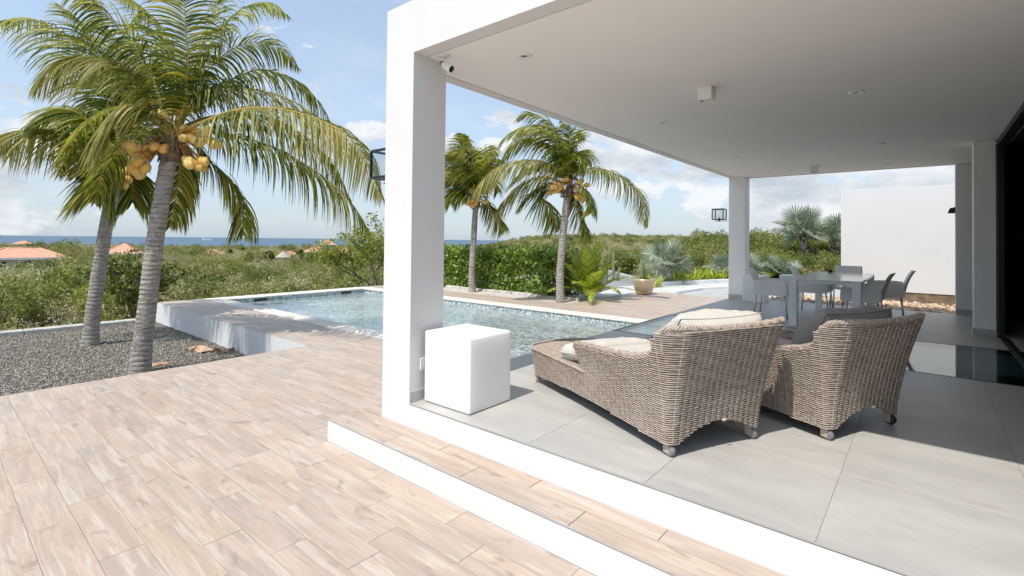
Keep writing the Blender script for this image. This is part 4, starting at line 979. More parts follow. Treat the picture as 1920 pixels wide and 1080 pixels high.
# ================================================================== PALMS
def P3(px, py, depth): return CAM + ray(px, py)*depth
def spline(pts, n):
    P_ = np.array([tuple(p) for p in pts]); P_ = np.vstack([2*P_[0]-P_[1], P_, 2*P_[-1]-P_[-2]]); out = []
    m = len(P_)-3
    for k in range(n+1):
        t = k/n*m; i = min(int(t), m-1); f = t-i; a, b, c, d = P_[i:i+4]
        out.append(.5*((2*b)+(-a+c)*f+(2*a-5*b+4*c-d)*f*f+(-a+3*b-3*c+d)*f**3))
    out = np.array(out); d = np.r_[0, np.cumsum(np.linalg.norm(np.diff(out, axis=0), axis=1))]; s = np.linspace(0, d[-1], n+1)
    return np.stack([np.interp(s, d, out[:, i]) for i in range(3)], 1), d[-1]
WIND = np.array([-.75, -.62, .02])
def frond(parent, pts, leaf=.62, dry=False, nl=92, start=.16, w_=.034, droop=1., seed=0, rad=.026, wind=.25, roll=0.):
    rs = np.random.default_rng(seed); C_, L_ = spline(pts, nl); t = np.gradient(C_, axis=0); t /= np.linalg.norm(t, axis=1)[:, None]
    V_ = []; Q_ = []
    for i in range(nl+1):
        k = i/nl
        if k < start: continue
        kk = (k-start)/(1-start); ll = leaf*(.38+.62*math.sin(PI*min(1, kk*.92+.10))**.7)*(1-.55*max(0, kk-.72)/.28)
        side0 = np.cross(t[i], [0, 0, 1.]); nrm = np.linalg.norm(side0)
        side0 = side0/nrm if nrm > .12 else np.array([1., 0, 0]); upn = np.cross(side0, t[i])
        if roll: side0, upn = side0*math.cos(roll)+upn*math.sin(roll), upn*math.cos(roll)-side0*math.sin(roll)
        for s_ in (-1, 1):
            if rs.random() < .05: continue
            fwd = .45+.75*kk+rs.normal(0, .09); d = side0*s_*.92+t[i]*fwd+upn*(.20-.22*kk+rs.normal(0, .15))+np.array([0, 0, -.30])*min(1, droop); d /= np.linalg.norm(d)
            l_ = ll*rs.uniform(.82, 1.1); p = C_[i]+rs.normal(0, .002, 3); ww = w_*rs.uniform(.75, 1.15)*(1-.35*kk); n = 6; g = droop*rs.uniform(.75, 1.25)
            wd = t[i]-d*(t[i]@d); wd /= np.linalg.norm(wd)+1e-9; tw = rs.normal(0, .45); nn = np.cross(d, wd); wd = wd*math.cos(tw)+nn*math.sin(tw); b = len(V_)
            for j in range(n+1):
                u = j/n; wj = ww*(.55+.45*min(1, u*5))*(1-u**2.6)
                V_ += [p-wd*wj/2, p+wd*wj/2]
                p = p+d*l_/n; d = d+np.array([0, 0, -1.])*g*(.17+.20*u)+WIND*wind*.28*(u+.2); d /= np.linalg.norm(d); wd = wd-d*(wd@d); wd /= np.linalg.norm(wd)+1e-9
            Q_ += [(b+2*j, b+2*j+1, b+2*j+3, b+2*j+2) for j in range(n)]
    fr = link('frond', npmesh('frond', V_, Q_, M['frond_dry' if dry else 'frond'], False), parent)
    m = MB(); idx = list(range(0, nl+1, 4)); m.tube([C_[i] for i in idx], [rad*((1-.86*(i/nl))*.8+1.25*max(0, 1-(i/nl)/.26)) for i in idx], 6)
    m.build('rachis', M['rachis'], fr); return fr
def trunk_mesh(pts, r0, r1, rings, seed=0, flare_=1.5):
    n = rings*4; C_, L_ = spline(pts, n); t = np.gradient(C_, axis=0); t /= np.linalg.norm(t, axis=1)[:, None]; V_ = []; K = 20
    a = np.array([1., 0, 0])
    for i in range(n+1):
        k = i/n; a = a-t[i]*(a@t[i]); a /= np.linalg.norm(a); b = np.cross(t[i], a); ph = (i % 4)/4
        r = (r0+(r1-r0)*k**.8)*(1+(flare_-1)*math.exp(-k*L_/.28)); rg = 1+.07*(ph if ph < .75 else -.3)
        for q in range(K):
            th = 2*PI*q/K; lob = 1+.035*noise.noise((math.cos(th)*1.3, math.sin(th)*1.3, k*L_*3+seed)); sh = .018*noise.noise((math.cos(th)*2, math.sin(th)*2, i//4*7.1+seed))
            V_.append(C_[i]+(a*math.cos(th)+b*math.sin(th))*r*rg*lob+t[i]*sh)
    Q_ = [(i*K+q, i*K+(q+1) % K, (i+1)*K+(q+1) % K, (i+1)*K+q) for i in range(n) for q in range(K)]
    return V_, Q_
def coconut_mesh():
    m = MB(); n, k = 12, 8; V_ = []
    for i in range(k+1):
        ph = PI*i/k
        for j in range(n): th = 2*PI*j/n; r = math.sin(ph)*(1+.05*math.cos(3*th)); V_.append((.072*r*math.cos(th), .072*r*math.sin(th), .093*math.cos(ph)*(1.05 if ph > PI/2 else 1)))
    m.add(V_, [(i*n+j, (i+1)*n+j, (i+1)*n+(j+1) % n, i*n+(j+1) % n) for i in range(k) for j in range(n)], True); return m.mesh('coconut', M['coconut'])
COCO = coconut_mesh()
def coco_palm(label, trunk_px, base_z, r0, r1, rings, crown, fronds, nuts, dry_ids=(), nut_s=1., spathes=4, scale=1., seed=0, leaf=.62, zoomf=lambda x, y: (x, y), wind=.5):
    b = on_z(*trunk_px[0], base_z); zc = proj(b)[2]
    t = thing('coconut_palm', label, 'palm tree', b, group='coconut palms round the pool')
    inv = Matrix.Translation(-b)
    def child(o):
        for x in [o]: x.location = -b
        return o
    pts = [P3(px, py, zc) for px, py in trunk_px]; pts[0] = b-Vector((0, 0, .08))
    V_, Q_ = trunk_mesh(pts, r0, r1, rings, seed, 1.25)
    child(link('trunk', npmesh('trunk', V_, Q_, M['trunk'], True), t))
    cr = P3(*crown, zc)
    rs = random.Random(seed)
    for i, fr_ in enumerate(fronds):
        dd, pp = fr_[:2]; lm = fr_[2] if len(fr_) > 2 else 1.; n = len(pp); full = [cr+Vector((rs.uniform(-.05, .05), rs.uniform(-.05, .05), rs.uniform(-.05, .03)))]
        for j, (x, y) in enumerate(pp): full.append(P3(*zoomf(x, y), zc+dd*((j+1)/n)**.9))
        child(frond(t, full, leaf*lm*rs.uniform(.9, 1.1), (i in dry_ids), seed=seed*100+i, rad=.021*scale, w_=.034*scale, start=.17, nl=124, droop=1.2*lm**1.6, wind=wind, roll=rs.uniform(-.55, .55)))
    # husk fibre and old leaf bases round the crown
    m = MB()
    for k in range(26):
        a = rs.uniform(0, 6.3); p0 = cr+Vector((math.cos(a)*r1*.7, math.sin(a)*r1*.7, rs.uniform(-.32, -.04)*scale)); p1 = p0+Vector((math.cos(a)*.09, math.sin(a)*.09, rs.uniform(-.02, .10)))*scale; p2 = p1+Vector((math.cos(a)*.05, math.sin(a)*.05, rs.uniform(-.14, .06)))*scale
        m.tube([p0, p1, p2], [.045*scale, .035*scale, .008*scale], 5)
    m.tube([cr+Vector((0, 0, -.34*scale)), cr+Vector((0, 0, -.1*scale)), cr+Vector((0, 0, .08*scale))], [r1*1.0, r1*1.35, r1*.8], 10)
    child(m.build('leaf_base_fibre', M['husk'], t))
    for k in range(spathes):
        a = rs.uniform(0, 6.3) if k else -1.2; d0 = Vector((math.cos(a), math.sin(a), .5)); m = MB(); L_ = rs.uniform(.35, .6)*scale; V_ = []
        side = Vector((-math.sin(a), math.cos(a), 0)); p = cr+d0*.08-Vector((0, 0, .05)); d = d0.normalized(); n = 8
        for i in range(n+1):
            kk = i/n; ww = .055*scale*math.sin(PI*(kk*.85+.12)); V_ += [p-side*ww, p+Vector((0, 0, -.02*scale)), p+side*ww]; p = p+d*L_/n; d = (d+Vector((0, 0, -.30))).normalized()
        m.add(V_, [(3*i+j, 3*i+j+1, 3*i+j+4, 3*i+j+3) for i in range(n) for j in (0, 1)], True); child(m.build('dry_spathe', M['spathe'], t))
    m = MB()
    extra = [(x+rs.uniform(-9, 9)*nut_s, y+rs.uniform(-7, 9)*nut_s, dd+rs.uniform(.05, .22)) for x, y, dd in nuts if rs.random() < .7]
    for x, y, dd in list(nuts)+(extra if zoomf(0, 0) == (0, 0) else []):
        p = P3(*zoomf(x, y), zc+dd); c = bpy.data.objects.new('coconut', COCO); COL.objects.link(c); c.parent = t; c.location = p-b
        out = (p-cr).normalized(); c.rotation_euler = (out.to_track_quat('-Z', 'Y').to_matrix() @ Matrix.Rotation(rs.uniform(0, 6), 3, 'Z') @ Matrix.Rotation(rs.uniform(-.6, .6), 3, 'X')).to_euler(); c.scale = (nut_s*rs.uniform(.9, 1.1),)*3
        mid = (p+cr)/2+Vector((0, 0, .07*scale)); m.tube([cr+Vector((0, 0, -.03)), mid, p], [.012*scale, .008*scale, .006*scale], 5)
        for q in range(2): e = mid+Vector((rs.uniform(-.14, .14), rs.uniform(-.14, .14), rs.uniform(.0, .10)))*scale; m.tube([mid, e], [.005*scale, .003*scale], 4)
    child(m.build('fruit_stalk', M['stalk'], t)); return t
Z1 = lambda x, y: (x*.375, y*.375)
Z8 = lambda x, y: (180+x/5.4, 160+y/5.4)
id_ = lambda x, y: (x, y)
fr_front = [
    (.5, [(352, 205), (379, 172), (450, 165), (544, 187), (619, 240), (704, 318)]),
    (-.9, [(345, 245), (375, 232), (427, 210), (506, 202), (600, 225), (667, 272), (716, 372)]),
    (1.1, [(352, 190), (385, 170), (442, 146), (487, 131), (555, 150), (600, 195), (628, 250)]),
    (.3, [(345, 210), (360, 150), (405, 67), (450, 19), (499, 4), (540, 30)]),
    (-.4, [(340, 215), (352, 140), (349, 60), (343, -10), (325, -90)]),
    (.9, [(345, 200), (366, 120), (390, 50), (412, -5), (425, -40)]),
    (.7, [(322, 215), (330, 160), (319, 105), (289, 37), (247, 0), (200, -25)]),
    (-.8, [(308, 235), (296, 169), (255, 94), (210, 41), (165, -5), (110, -50)]),
    (-.5, [(306, 232), (270, 165), (232, 122), (180, 107), (130, 110), (90, 135), (62, 172)]),
    (-.7, [(302, 240), (288, 218), (262, 200), (232, 203), (200, 232), (172, 290)]),
    (.8, [(350, 250), (385, 295), (425, 330), (450, 375), (457, 438)]),
    (1.2, [(350, 245), (420, 250), (510, 275), (590, 320), (650, 370), (692, 432)]),
    (1.6, [(350, 235), (420, 215), (520, 225), (610, 290), (655, 370)]),
    (.9, [(330, 260), (338, 310), (330, 370), (318, 425)]),
    (1.3, [(310, 230), (250, 200), (190, 210), (140, 260), (110, 330)]),
    (1.0, [(335, 205), (300, 120), (262, 70), (215, 60), (170, 80)]),
    (-1.1, [(340, 215), (372, 150), (420, 115), (470, 112), (505, 140)]),
    (1.4, [(340, 210), (400, 120), (465, 80), (520, 90), (560, 130)]),
    (1.3, [(330, 240), (270, 250), (225, 280), (190, 330), (178, 380)]),
    (.4, [(338, 200), (330, 120), (300, 60), (262, 20), (215, -5)]),
    (-.3, [(345, 205), (395, 130), (430, 60), (480, 35), (520, 55)]),
]
nuts_front = [(x, y, -.16+.10*((i*7) % 3-1)) for i, (x, y) in enumerate([Z8(*q) for q in [(340, 605), (410, 640), (510, 630), (595, 620), (420, 720), (515, 715), (430, 780), (375, 830), (445, 820), (505, 840), (410, 870), (915, 470), (885, 535), (960, 530), (1055, 490), (1110, 440), (1050, 580), (1150, 560), (1190, 600), (1000, 560), (920, 760), (940, 800), (1010, 790), (1060, 770), (1090, 770), (1040, 830), (830, 245), (675, 295), (690, 640), (985, 470)]])]
_lm = {0: 1.3, 1: 1.5, 2: 1.15, 11: 1.45, 12: 1.35, 8: 1.35, 7: 1.15, 10: 1.25, 9: 1.2}
fr_front = [(*f, _lm.get(i, .95)) for i, f in enumerate(fr_front) if i not in (16, 19, 20, 15)]
coco_palm('tallest coconut palm at the deck edge, grey ringed trunk, nearest the camera', [(262, 700), (268, 640), (278, 560), (290, 460), (304, 370), (319, 285)], -.475, .128, .106, 46, (324, 262), fr_front, nuts_front, (1, 8, 9, 0), .92, 6, 1., 1, .74)
fr_back = [
    (.5, [(215, 230), (190, 165), (154, 105), (112, 60), (56, 34), (-8, 40)]),
    (-.3, [(212, 275), (190, 262), (150, 256), (94, 244), (37, 246), (-14, 268)]),
    (-.6, [(205, 270), (170, 230), (130, 205), (90, 210), (50, 240)]),
    (.6, [(218, 225), (205, 150), (180, 90), (150, 40), (105, 5)]),
    (.9, [(225, 230), (228, 160), (215, 90), (185, 30)]),
    (-.4, [(212, 250), (170, 195), (125, 165), (85, 175), (55, 215)]),
    (.7, [(212, 275), (175, 270), (150, 290), (140, 330)]),
    (-.5, [(208, 305), (190, 330), (178, 368)]),
    (.4, [(235, 310), (246, 335), (248, 378)]),
    (1., [(235, 235), (262, 170), (300, 130), (340, 140)]),
    (1.0, [(240, 275), (290, 250), (335, 275), (360, 330)]),
    (.8, [(210, 250), (165, 215), (120, 215), (90, 255)]),
    (1.1, [(222, 220), (215, 140), (235, 60), (270, 20)]),
]
nuts_back = [(x, y, -.16) for x, y in [Z8(*q) for q in [(130, 770), (170, 885), (185, 945), (240, 930), (265, 915), (320, 950), (280, 990), (300, 885), (150, 920)]]]
fr_back = [(*f, {0: 1.25, 1: 1.35}.get(i, .95)) for i, f in enumerate(fr_back) if i not in (5,)]
coco_palm('slimmer coconut palm further left, its lower trunk behind in the gravel bed', [(168, 648), (174, 590), (184, 520), (198, 430), (210, 370), (222, 320)], -.475, .122, .10, 44, (224, 298), fr_back, nuts_back, (1, 5), 1.0, 5, 1.2, 2, .95)
Z7 = lambda x, y: (820+x/3.724, 190+y/3.724)
fr_p3 = [
    (.3, [Z7(*q) for q in [(960, 530), (1020, 485), (1100, 468), (1200, 490), (1340, 575), (1430, 690), (1460, 865)]]),
    (.6, [Z7(*q) for q in [(950, 650), (970, 750), (1020, 850), (1072, 965)]]),
    (-.4, [Z7(*q) for q in [(980, 590), (1040, 620), (1075, 690), (1072, 775)]]),
    (-.7, [Z7(*q) for q in [(860, 500), (740, 420), (600, 412), (450, 452), (340, 530), (258, 645)]]),
    (-.3, [Z7(*q) for q in [(860, 560), (740, 530), (600, 575), (480, 680), (400, 785)]]),
    (.7, [Z7(*q) for q in [(830, 590), (720, 660), (790, 760), (850, 890)]]),
    (.2, [Z7(*q) for q in [(870, 470), (800, 330), (700, 265), (580, 270), (500, 330), (450, 410)]]),
    (.4, [Z7(*q) for q in [(890, 450), (860, 300), (810, 180), (720, 110), (620, 85), (545, 135)]]),
    (-.2, [Z7(*q) for q in [(900, 450), (925, 300), (915, 190), (870, 140)]]),
    (.5, [Z7(*q) for q in [(915, 450), (945, 300), (985, 215), (1012, 270)]]),
    (.6, [Z7(*q) for q in [(890, 430), (860, 270), (760, 175), (610, 175), (480, 240), (430, 320)]]),
    (.8, [Z7(*q) for q in [(920, 460), (970, 360), (1025, 360), (1055, 440)]]),
    (-.5, [Z7(*q) for q in [(880, 450), (820, 300), (720, 210), (610, 210), (530, 260)]]),
    (.9, [Z7(*q) for q in [(900, 440), (880, 300), (850, 210), (770, 150), (660, 130)]]),
    (.9, [Z7(*q) for q in [(870, 520), (780, 440), (680, 450), (560, 520), (480, 620)]]),
    (-.5, [Z7(*q) for q in [(870, 480), (810, 400), (740, 380), (650, 430), (600, 520)]]),
    (.5, [Z7(*q) for q in [(850, 560), (740, 590), (640, 650), (560, 760)]]),
    (-.3, [Z7(*q) for q in [(925, 480), (965, 400), (1000, 410), (1020, 480)]]),
]
nuts3 = [(*Z7(*q), -.14+.06*(i % 3)) for i, q in enumerate([(780, 640), (790, 615), (810, 632), (830, 605), (850, 585), (870, 578), (885, 550), (820, 575), (840, 622), (805, 600), (862, 605), (960, 590), (985, 570), (1005, 595), (1045, 585), (975, 607), (1010, 620), (980, 645), (1000, 660), (1030, 650), (1008, 690), (1030, 680), (975, 670), (960, 505), (905, 545)])]
fr_p3 = [(*f, {0: 1.2, 3: 1.4, 4: 1.3, 5: 1.2, 6: 1.25, 1: 1.1}.get(i, .92)) for i, f in enumerate(fr_p3) if i not in (13, 15)]
coco_palm('coconut palm beyond the pool standing right of the hedge, seen right of the pillar', [(1051, 569), (1050, 520), (1054, 460), (1060, 400), (1064, 366)], -.03, .104, .088, 50, (1064, 348), fr_p3, nuts3, (0, 3, 4), .88, 5, .95, 3, .74, wind=1.0)
fr_p2 = [[(250, 600), (200, 480), (130, 385), (40, 375)], [(240, 560), (240, 350), (190, 240), (140, 235)], [(280, 600), (300, 400), (370, 310), (425, 370)], [(230, 640), (150, 560), (60, 545), (-30, 610)], [(300, 680), (360, 740), (420, 820), (482, 880)],
    [(260, 600), (270, 430), (240, 300), (160, 250)], [(290, 640), (370, 560), (430, 610)], [(235, 660), (130, 620), (60, 690)], [(255, 600), (220, 430), (150, 350), (60, 400)], [(280, 610), (330, 480), (400, 400), (440, 450)], [(240, 620), (160, 500), (60, 470), (-30, 500)], [(265, 590), (300, 450), (330, 370), (400, 350)], [(250, 600), (190, 420), (180, 300), (200, 240)], [(230, 650), (160, 640), (100, 700)]]
fr_p2 = [((-.6, .5, .7, -.4, .3, .8, .4, -.3, .9, -.5, .6, .2, -.5, .8)[i], [Z7(*q) for q in p]) for i, p in enumerate(fr_p2)]
nuts2 = [(*Z7(*q), -.2) for q in [(190, 690), (215, 712), (260, 665), (282, 687), (245, 690), (235, 722), (345, 697), (328, 705), (205, 678), (225, 690), (270, 712)]]
coco_palm('coconut palm standing in front of the left part of the hedge beyond the pool', [(886, 549), (885, 510), (888, 450), (891, 400), (893, 388)], -.03, .102, .086, 44, (890, 370), fr_p2, nuts2, (0, 3), .95, 4, 1.1, 4, .82, wind=.9)

# ---- fallen things and uplights in the gravel
def uplight(px, py, z, lab):
    t = thing('uplight', lab, 'spotlight', on_z(px, py, z), group='small uplights at the palm feet')
    q = Matrix.Rotation(-.7, 4, 'Y') @ Matrix.Translation((0, 0, .02)); MB().lathe([(0, 0), (.035, 0), (.045, .07), (.05, .075), (.044, .078), (0, .06)], 16, Matrix.Translation((0, 0, .02)) @ q).build('lamp_head', M['metal'], t); MB().tube([(0, 0, -.03), (0, 0, .05)], .008).build('spike', M['black'], t)
uplight(253, 700, -.475, 'small metal uplight at the foot of the tallest palm, by the deck edge'); uplight(172, 650, -.475, 'small metal uplight at the foot of the slimmer palm in the gravel')
m = MB(); p = [on_z(x, y, -.45) for x, y in ((352, 659), (372, 656), (392, 660), (415, 657), (440, 660))]
V_ = []
for i, q in enumerate(spline(p, 20)[0]):
    k = i/20; w_ = .075*(math.sin(PI*min(1, k*1.15+.05))**.6)*(1.5-k*1.25); q = Vector(q)+Vector((0, 0, .03+.02*math.sin(k*14))); V_ += [q+Vector((-.2*w_, -w_, -.02)), q+Vector((0, 0, .03*math.sin(k*7+1))), q+Vector((.2*w_, w_, -.01+.05*math.sin(k*5)))]
m.add(V_, [(3*i+j, 3*i+j+1, 3*i+j+4, 3*i+j+3) for i in range(20) for j in (0, 1)], True)
m.add([v+Vector((0, 0, -.012)) for v in [Vector(q) for q in V_]], [(3*i+j, 3*i+j+3, 3*i+j+4, 3*i+j+1) for i in range(20) for j in (0, 1)], True)
tag(m.build('dead_palm_sheath', M['dead_leaf']), 'dry curled brown palm sheath lying on the gravel before the white wall', 'dead leaf')
m = MB(); q = on_z(296, 684, -.46); m.ell(q, (.07, .12, .035), Matrix.Rotation(.6, 3, 'Z')); m.ell(q+Vector((.02, .1, .0)), (.04, .07, .03)); tag(m.build('coconut_husk', M['dead_leaf']), 'reddish husk scrap on the gravel right of the tallest palm trunk', 'dead leaf')
m = MB(); m.tube(spline([on_z(x, y, -.465) for x, y in ((133, 646), (138, 640), (148, 637), (160, 641), (176, 645), (190, 643), (198, 640))], 24)[0], .010, 6); tag(m.build('cable', M['rubber']), 'black cable looping round the foot of the slimmer palm', 'cable')

# ================================================================== LEAFY SHRUBS AND TREES
def leaves(centres, size, rs, flat=.0, ar=1.7):
    """one pointed leaf quad per centre"""
    n = len(centres); a = rs.normal(size=(n, 3)); a[:, 2] = a[:, 2]*(1-flat); a /= np.linalg.norm(a, axis=1)[:, None]
    b = rs.normal(size=(n, 3)); b = np.cross(a, b); b /= np.linalg.norm(b, axis=1)[:, None]
    s = size*rs.uniform(.6, 1.3, (n, 1)); L_ = a*s*ar/2; W_ = b*s/2
    V_ = np.stack([centres-L_, centres+W_*.9-L_*.1, centres+L_, centres-W_*.9-L_*.1], 1).reshape(-1, 3)
    return V_, np.arange(4*n).reshape(-1, 4)
def clumps(n_cl, n_lf, R_, r_cl, rs, shell=.75):
    """points in irregular clumps that fill an ellipsoid"""
    d = rs.normal(size=(n_cl, 3)); d /= np.linalg.norm(d, axis=1)[:, None]; c = d*np.array(R_)*(rs.uniform(shell**3, 1, (n_cl, 1))**(1/3))
    k = rs.integers(0, n_cl, n_lf); sz = rs.uniform(.55, 1.3, (n_cl, 1))[k]*r_cl
    e = rs.normal(size=(n_lf, 3)); e /= np.linalg.norm(e, axis=1)[:, None]
    return c[k]+e*sz*rs.uniform(.3, 1, (n_lf, 1))**.5, c
rs = np.random.default_rng(11)
# hedge
hx0, hx1, hy0, hy1 = -14.5, -7.75, 11.52, 12.7
n = 26000; c = np.stack([rs.uniform(hx0, hx1, n), rs.uniform(hy0, hy1, n), rs.uniform(0, 1.30, n)], 1)
bump_ = np.array([noise.noise((p[0]*1.7, p[1]*1.7, p[2]*2.2)) for p in c]); f_ = np.minimum.reduce([c[:, 0]-hx0, hx1-c[:, 0], c[:, 1]-hy0, 1.30-c[:, 2]])
keep = (f_+bump_*.28 > .05) & (f_ < .55); c = c[keep]
top = np.stack([rs.uniform(hx0, hx1, 1500), rs.uniform(hy0, hy1, 1500), 1.22+rs.uniform(0, 1, 1500)**2*.22], 1); c = np.concatenate([c, top])
V_, Q_ = leaves(c, .075, rs); hd = thing('hedge', 'long dense glossy green hedge standing beyond the pool behind two palms', 'hedge', (-11, 12, 0))
o = link('foliage', npmesh('foliage', V_, Q_, M['hedge']), hd, 'stuff', (11, -12, 0))
m = MB()
for k in range(40):
    x = rs.uniform(hx0+.3, hx1-.3); y = rs.uniform(hy0+.3, hy1-.2); m.tube([(x, y, -.05), (x+rs.uniform(-.1, .1), y, .5), (x+rs.uniform(-.3, .3), y+rs.uniform(-.2, .2), 1.1)], [.02, .014, .006], 5)
m.build('stem', M['bark'], hd, loc=(11, -12, 0))
def branchy(m, p, d, L_, r, depth, rs, tips, spread=.6, up=.15):
    n = 4; pts = [p]; q = p.copy(); dd = d.copy()
    for i in range(n): dd = (dd+Vector(rs.normal(0, .13, 3))+Vector((0, 0, up*.25))).normalized(); q = q+dd*L_/n; pts.append(q.copy())
    m.tube(pts, [r*(1-.4*i/n) for i in range(n+1)], 6 if depth > 1 else 4)
    if depth == 0: tips.append((q, L_)); return
    if depth <= 2: tips.append((q, L_*.8)); tips.append((pts[2].copy(), L_*.5)) if depth == 1 else None
    for k in range(3 if depth > 1 else 3):
        e = (dd+Vector(rs.normal(0, spread, 3))+Vector((0, 0, up))).normalized(); branchy(m, q if k else pts[3], e, L_*rs.uniform(.62, .82), r*.58, depth-1, rs, tips, spread, up)
def tree(label, loc, h, trunk_dirs, mat, leaf, n_per, r_cl, seed, depth=3, cat='tree', L0=.42, r0=.05, name='leafy_tree', spread=.6, up=.15, squash=1.):
    rs = np.random.default_rng(seed); t = thing(name, label, cat, loc); m = MB(); tips = []
    for d in trunk_dirs: branchy(m, Vector((rs.uniform(-.06, .06), rs.uniform(-.06, .06), -.1)), Vector(d).normalized(), h*L0, r0*h/2.2, depth, rs, tips, spread, up)
    m.build('trunk', M['bark'], t)
    cs = []
    for q, l_ in tips:
        e = rs.normal(size=(n_per, 3)); e /= np.linalg.norm(e, axis=1)[:, None]; cs.append(np.array(tuple(q))+e*r_cl*np.array([1, 1, squash])*rs.uniform(.2, 1, (n_per, 1))**.6*rs.uniform(.6, 1.25))
    V_, Q_ = leaves(np.concatenate(cs), leaf, rs); link('crown', npmesh('crown', V_, Q_, mat), t, 'stuff'); return t
gp = on_z(258, 598, -1.6)
tree('dark green forked tree growing beyond the kerb between the two near palms', gp, 3.4, [(-.55, .5, 1), (.2, -.3, 1), (-.15, .15, 1), (.75, .2, 1), (-1.1, -.5, .75), (.9, -.5, .7)], M['bush_tree'], .085, 46, .25, 5, 2, r0=.045, spread=.5, L0=.36)
gp = on_z(712, 541, -.9)
tree('airy light green tree behind the far end of the pool, left of the pillar', gp, 4.1, [(-.5, .0, 1), (.35, .3, .9), (-.1, -.2, 1), (-.95, -.1, .75), (-.7, .3, .5)], M['light_tree'], .085, 26, .36, 8, 3, L0=.36, r0=.035, spread=.55, up=.08)

# ---- fan palms
def fan_palm(label, loc, height, R_, nleaf, seed, tilt=(.1, 1.75), trunk=.12, segs=26, wseg=.030, name='silver_palm'):
    rs = np.random.default_rng(seed); t = thing(name, label, 'fan palm', loc, group='silver blue fan palms')
    if height > .25:
        V_, Q_ = trunk_mesh([Vector((0, 0, -.1)), Vector((.03, 0, height*.5)), Vector((0, 0, height))], trunk, trunk*.85, max(6, int(height*9)), seed, 1.15); link('trunk', npmesh('trunk', V_, Q_, M['trunk'], True), t)
        m = MB()
        for k in range(int(26*height)):
            a = rs.uniform(0, 6.3); z = rs.uniform(.05, 1)*height; p0 = Vector((math.cos(a)*trunk*.8, math.sin(a)*trunk*.8, z)); m.tube([p0, p0+Vector((math.cos(a)*trunk*.7, math.sin(a)*trunk*.7, .14))], [trunk*.34, trunk*.10], 5)
        m.build('leaf_base_fibre', M['husk'], t)
    for k in range(nleaf):
        az = k*2.4+rs.uniform(-.5, .5); inc = tilt[0]+(tilt[1]-tilt[0])*((k+.5)/nleaf)**.85; inc += rs.normal(0, .12); L_ = R_*rs.uniform(.40, .74)
        d = Vector((math.cos(az)*math.sin(inc), math.sin(az)*math.sin(inc), math.cos(inc))); p0 = Vector((0, 0, height)); hub = p0+d*L_+Vector((0, 0, .0))
        side = Vector((-math.sin(az), math.cos(az), 0)); d2 = (d+Vector((0, 0, -.35*(inc > .7)))).normalized(); nrm = d2.cross(side).normalized(); V_ = []; Q_ = []
        rad = R_*rs.uniform(.42, .52); rol = rs.normal(0, .55); side, nrm = side*math.cos(rol)+nrm*math.sin(rol), nrm*math.cos(rol)-side*math.sin(rol)
        for s_ in range(segs):
            th = math.radians(-150+300*s_/(segs-1)); dr = (d2*math.cos(th)+side*math.sin(th)).normalized(); fold = .16*(1 if s_ % 2 else -1); l_ = rad*(.80+.2*math.cos(th*.55))*rs.uniform(.93, 1.05)
            wd = dr.cross(nrm).normalized(); b = len(V_); p = hub+nrm*.0; q = dr+nrm*(.34*(abs(th)/2.6)); q.normalize(); cpt = q.copy()
            for j in range(6):
                u = j/5; wj = wseg*R_*(.25+1.0*min(1, u*1.8))*(1 if u < .6 else (1-((u-.6)/.42)**1.5)); V_ += [tuple(p-wd*wj/2), tuple(p+nrm*fold*wj), tuple(p+wd*wj/2)]; p = p+cpt*l_/5; cpt = (cpt+Vector((0, 0, -.24*max(0, u-.3)))).normalized()
            Q_ += [(b+3*j+i, b+3*j+i+1, b+3*j+i+4, b+3*j+i+3) for j in range(5) for i in (0, 1)]
        lf = link('fan_leaf', npmesh('fan_leaf', V_, Q_, M['silver']), t)
        MB().tube([p0, p0+d*L_*.5+Vector((0, 0, .03)), hub], [.03*R_, .02*R_, .014*R_], 5).build('petiole', M['silver'], lf)
    return t
fan_palm('tall silver fan palm with a stout trunk behind the dining table, against the sky', on_z(1508, 519, -.1), 2.0, 1.6, 24, 21, (.02, 1.6), .20)
fan_palm('silver fan palm half hidden behind the left edge of the white garden wall', on_z(1562, 520, -.1), 1.9, 1.4, 16, 22, (.1, 1.6), .14)
fan_palm('round silver fan palm right behind the champagne pot', on_z(1251, 533, -.05), .62, 1.15, 24, 23, (.02, 1.7), .15)
fan_palm('low silver fan palm just left of the far slim pillar', on_z(1352, 524, -.05), .25, .9, 17, 24, (.1, 1.5), .1)
fan_palm('low silver fan palm just right of the far slim pillar, above the planter', on_z(1402, 522, -.05), .25, .9, 17, 25, (.1, 1.5), .1)
fan_palm('spreading low silver fan palm behind the nearest dining chair', on_z(1452, 523, -.05), .22, .9, 17, 26, (.1, 1.6), .1)
fan_palm('second low silver fan palm beside it, closer to the tall silver palm', on_z(1474, 523, -.05), .2, .8, 14, 27, (.1, 1.6), .1)
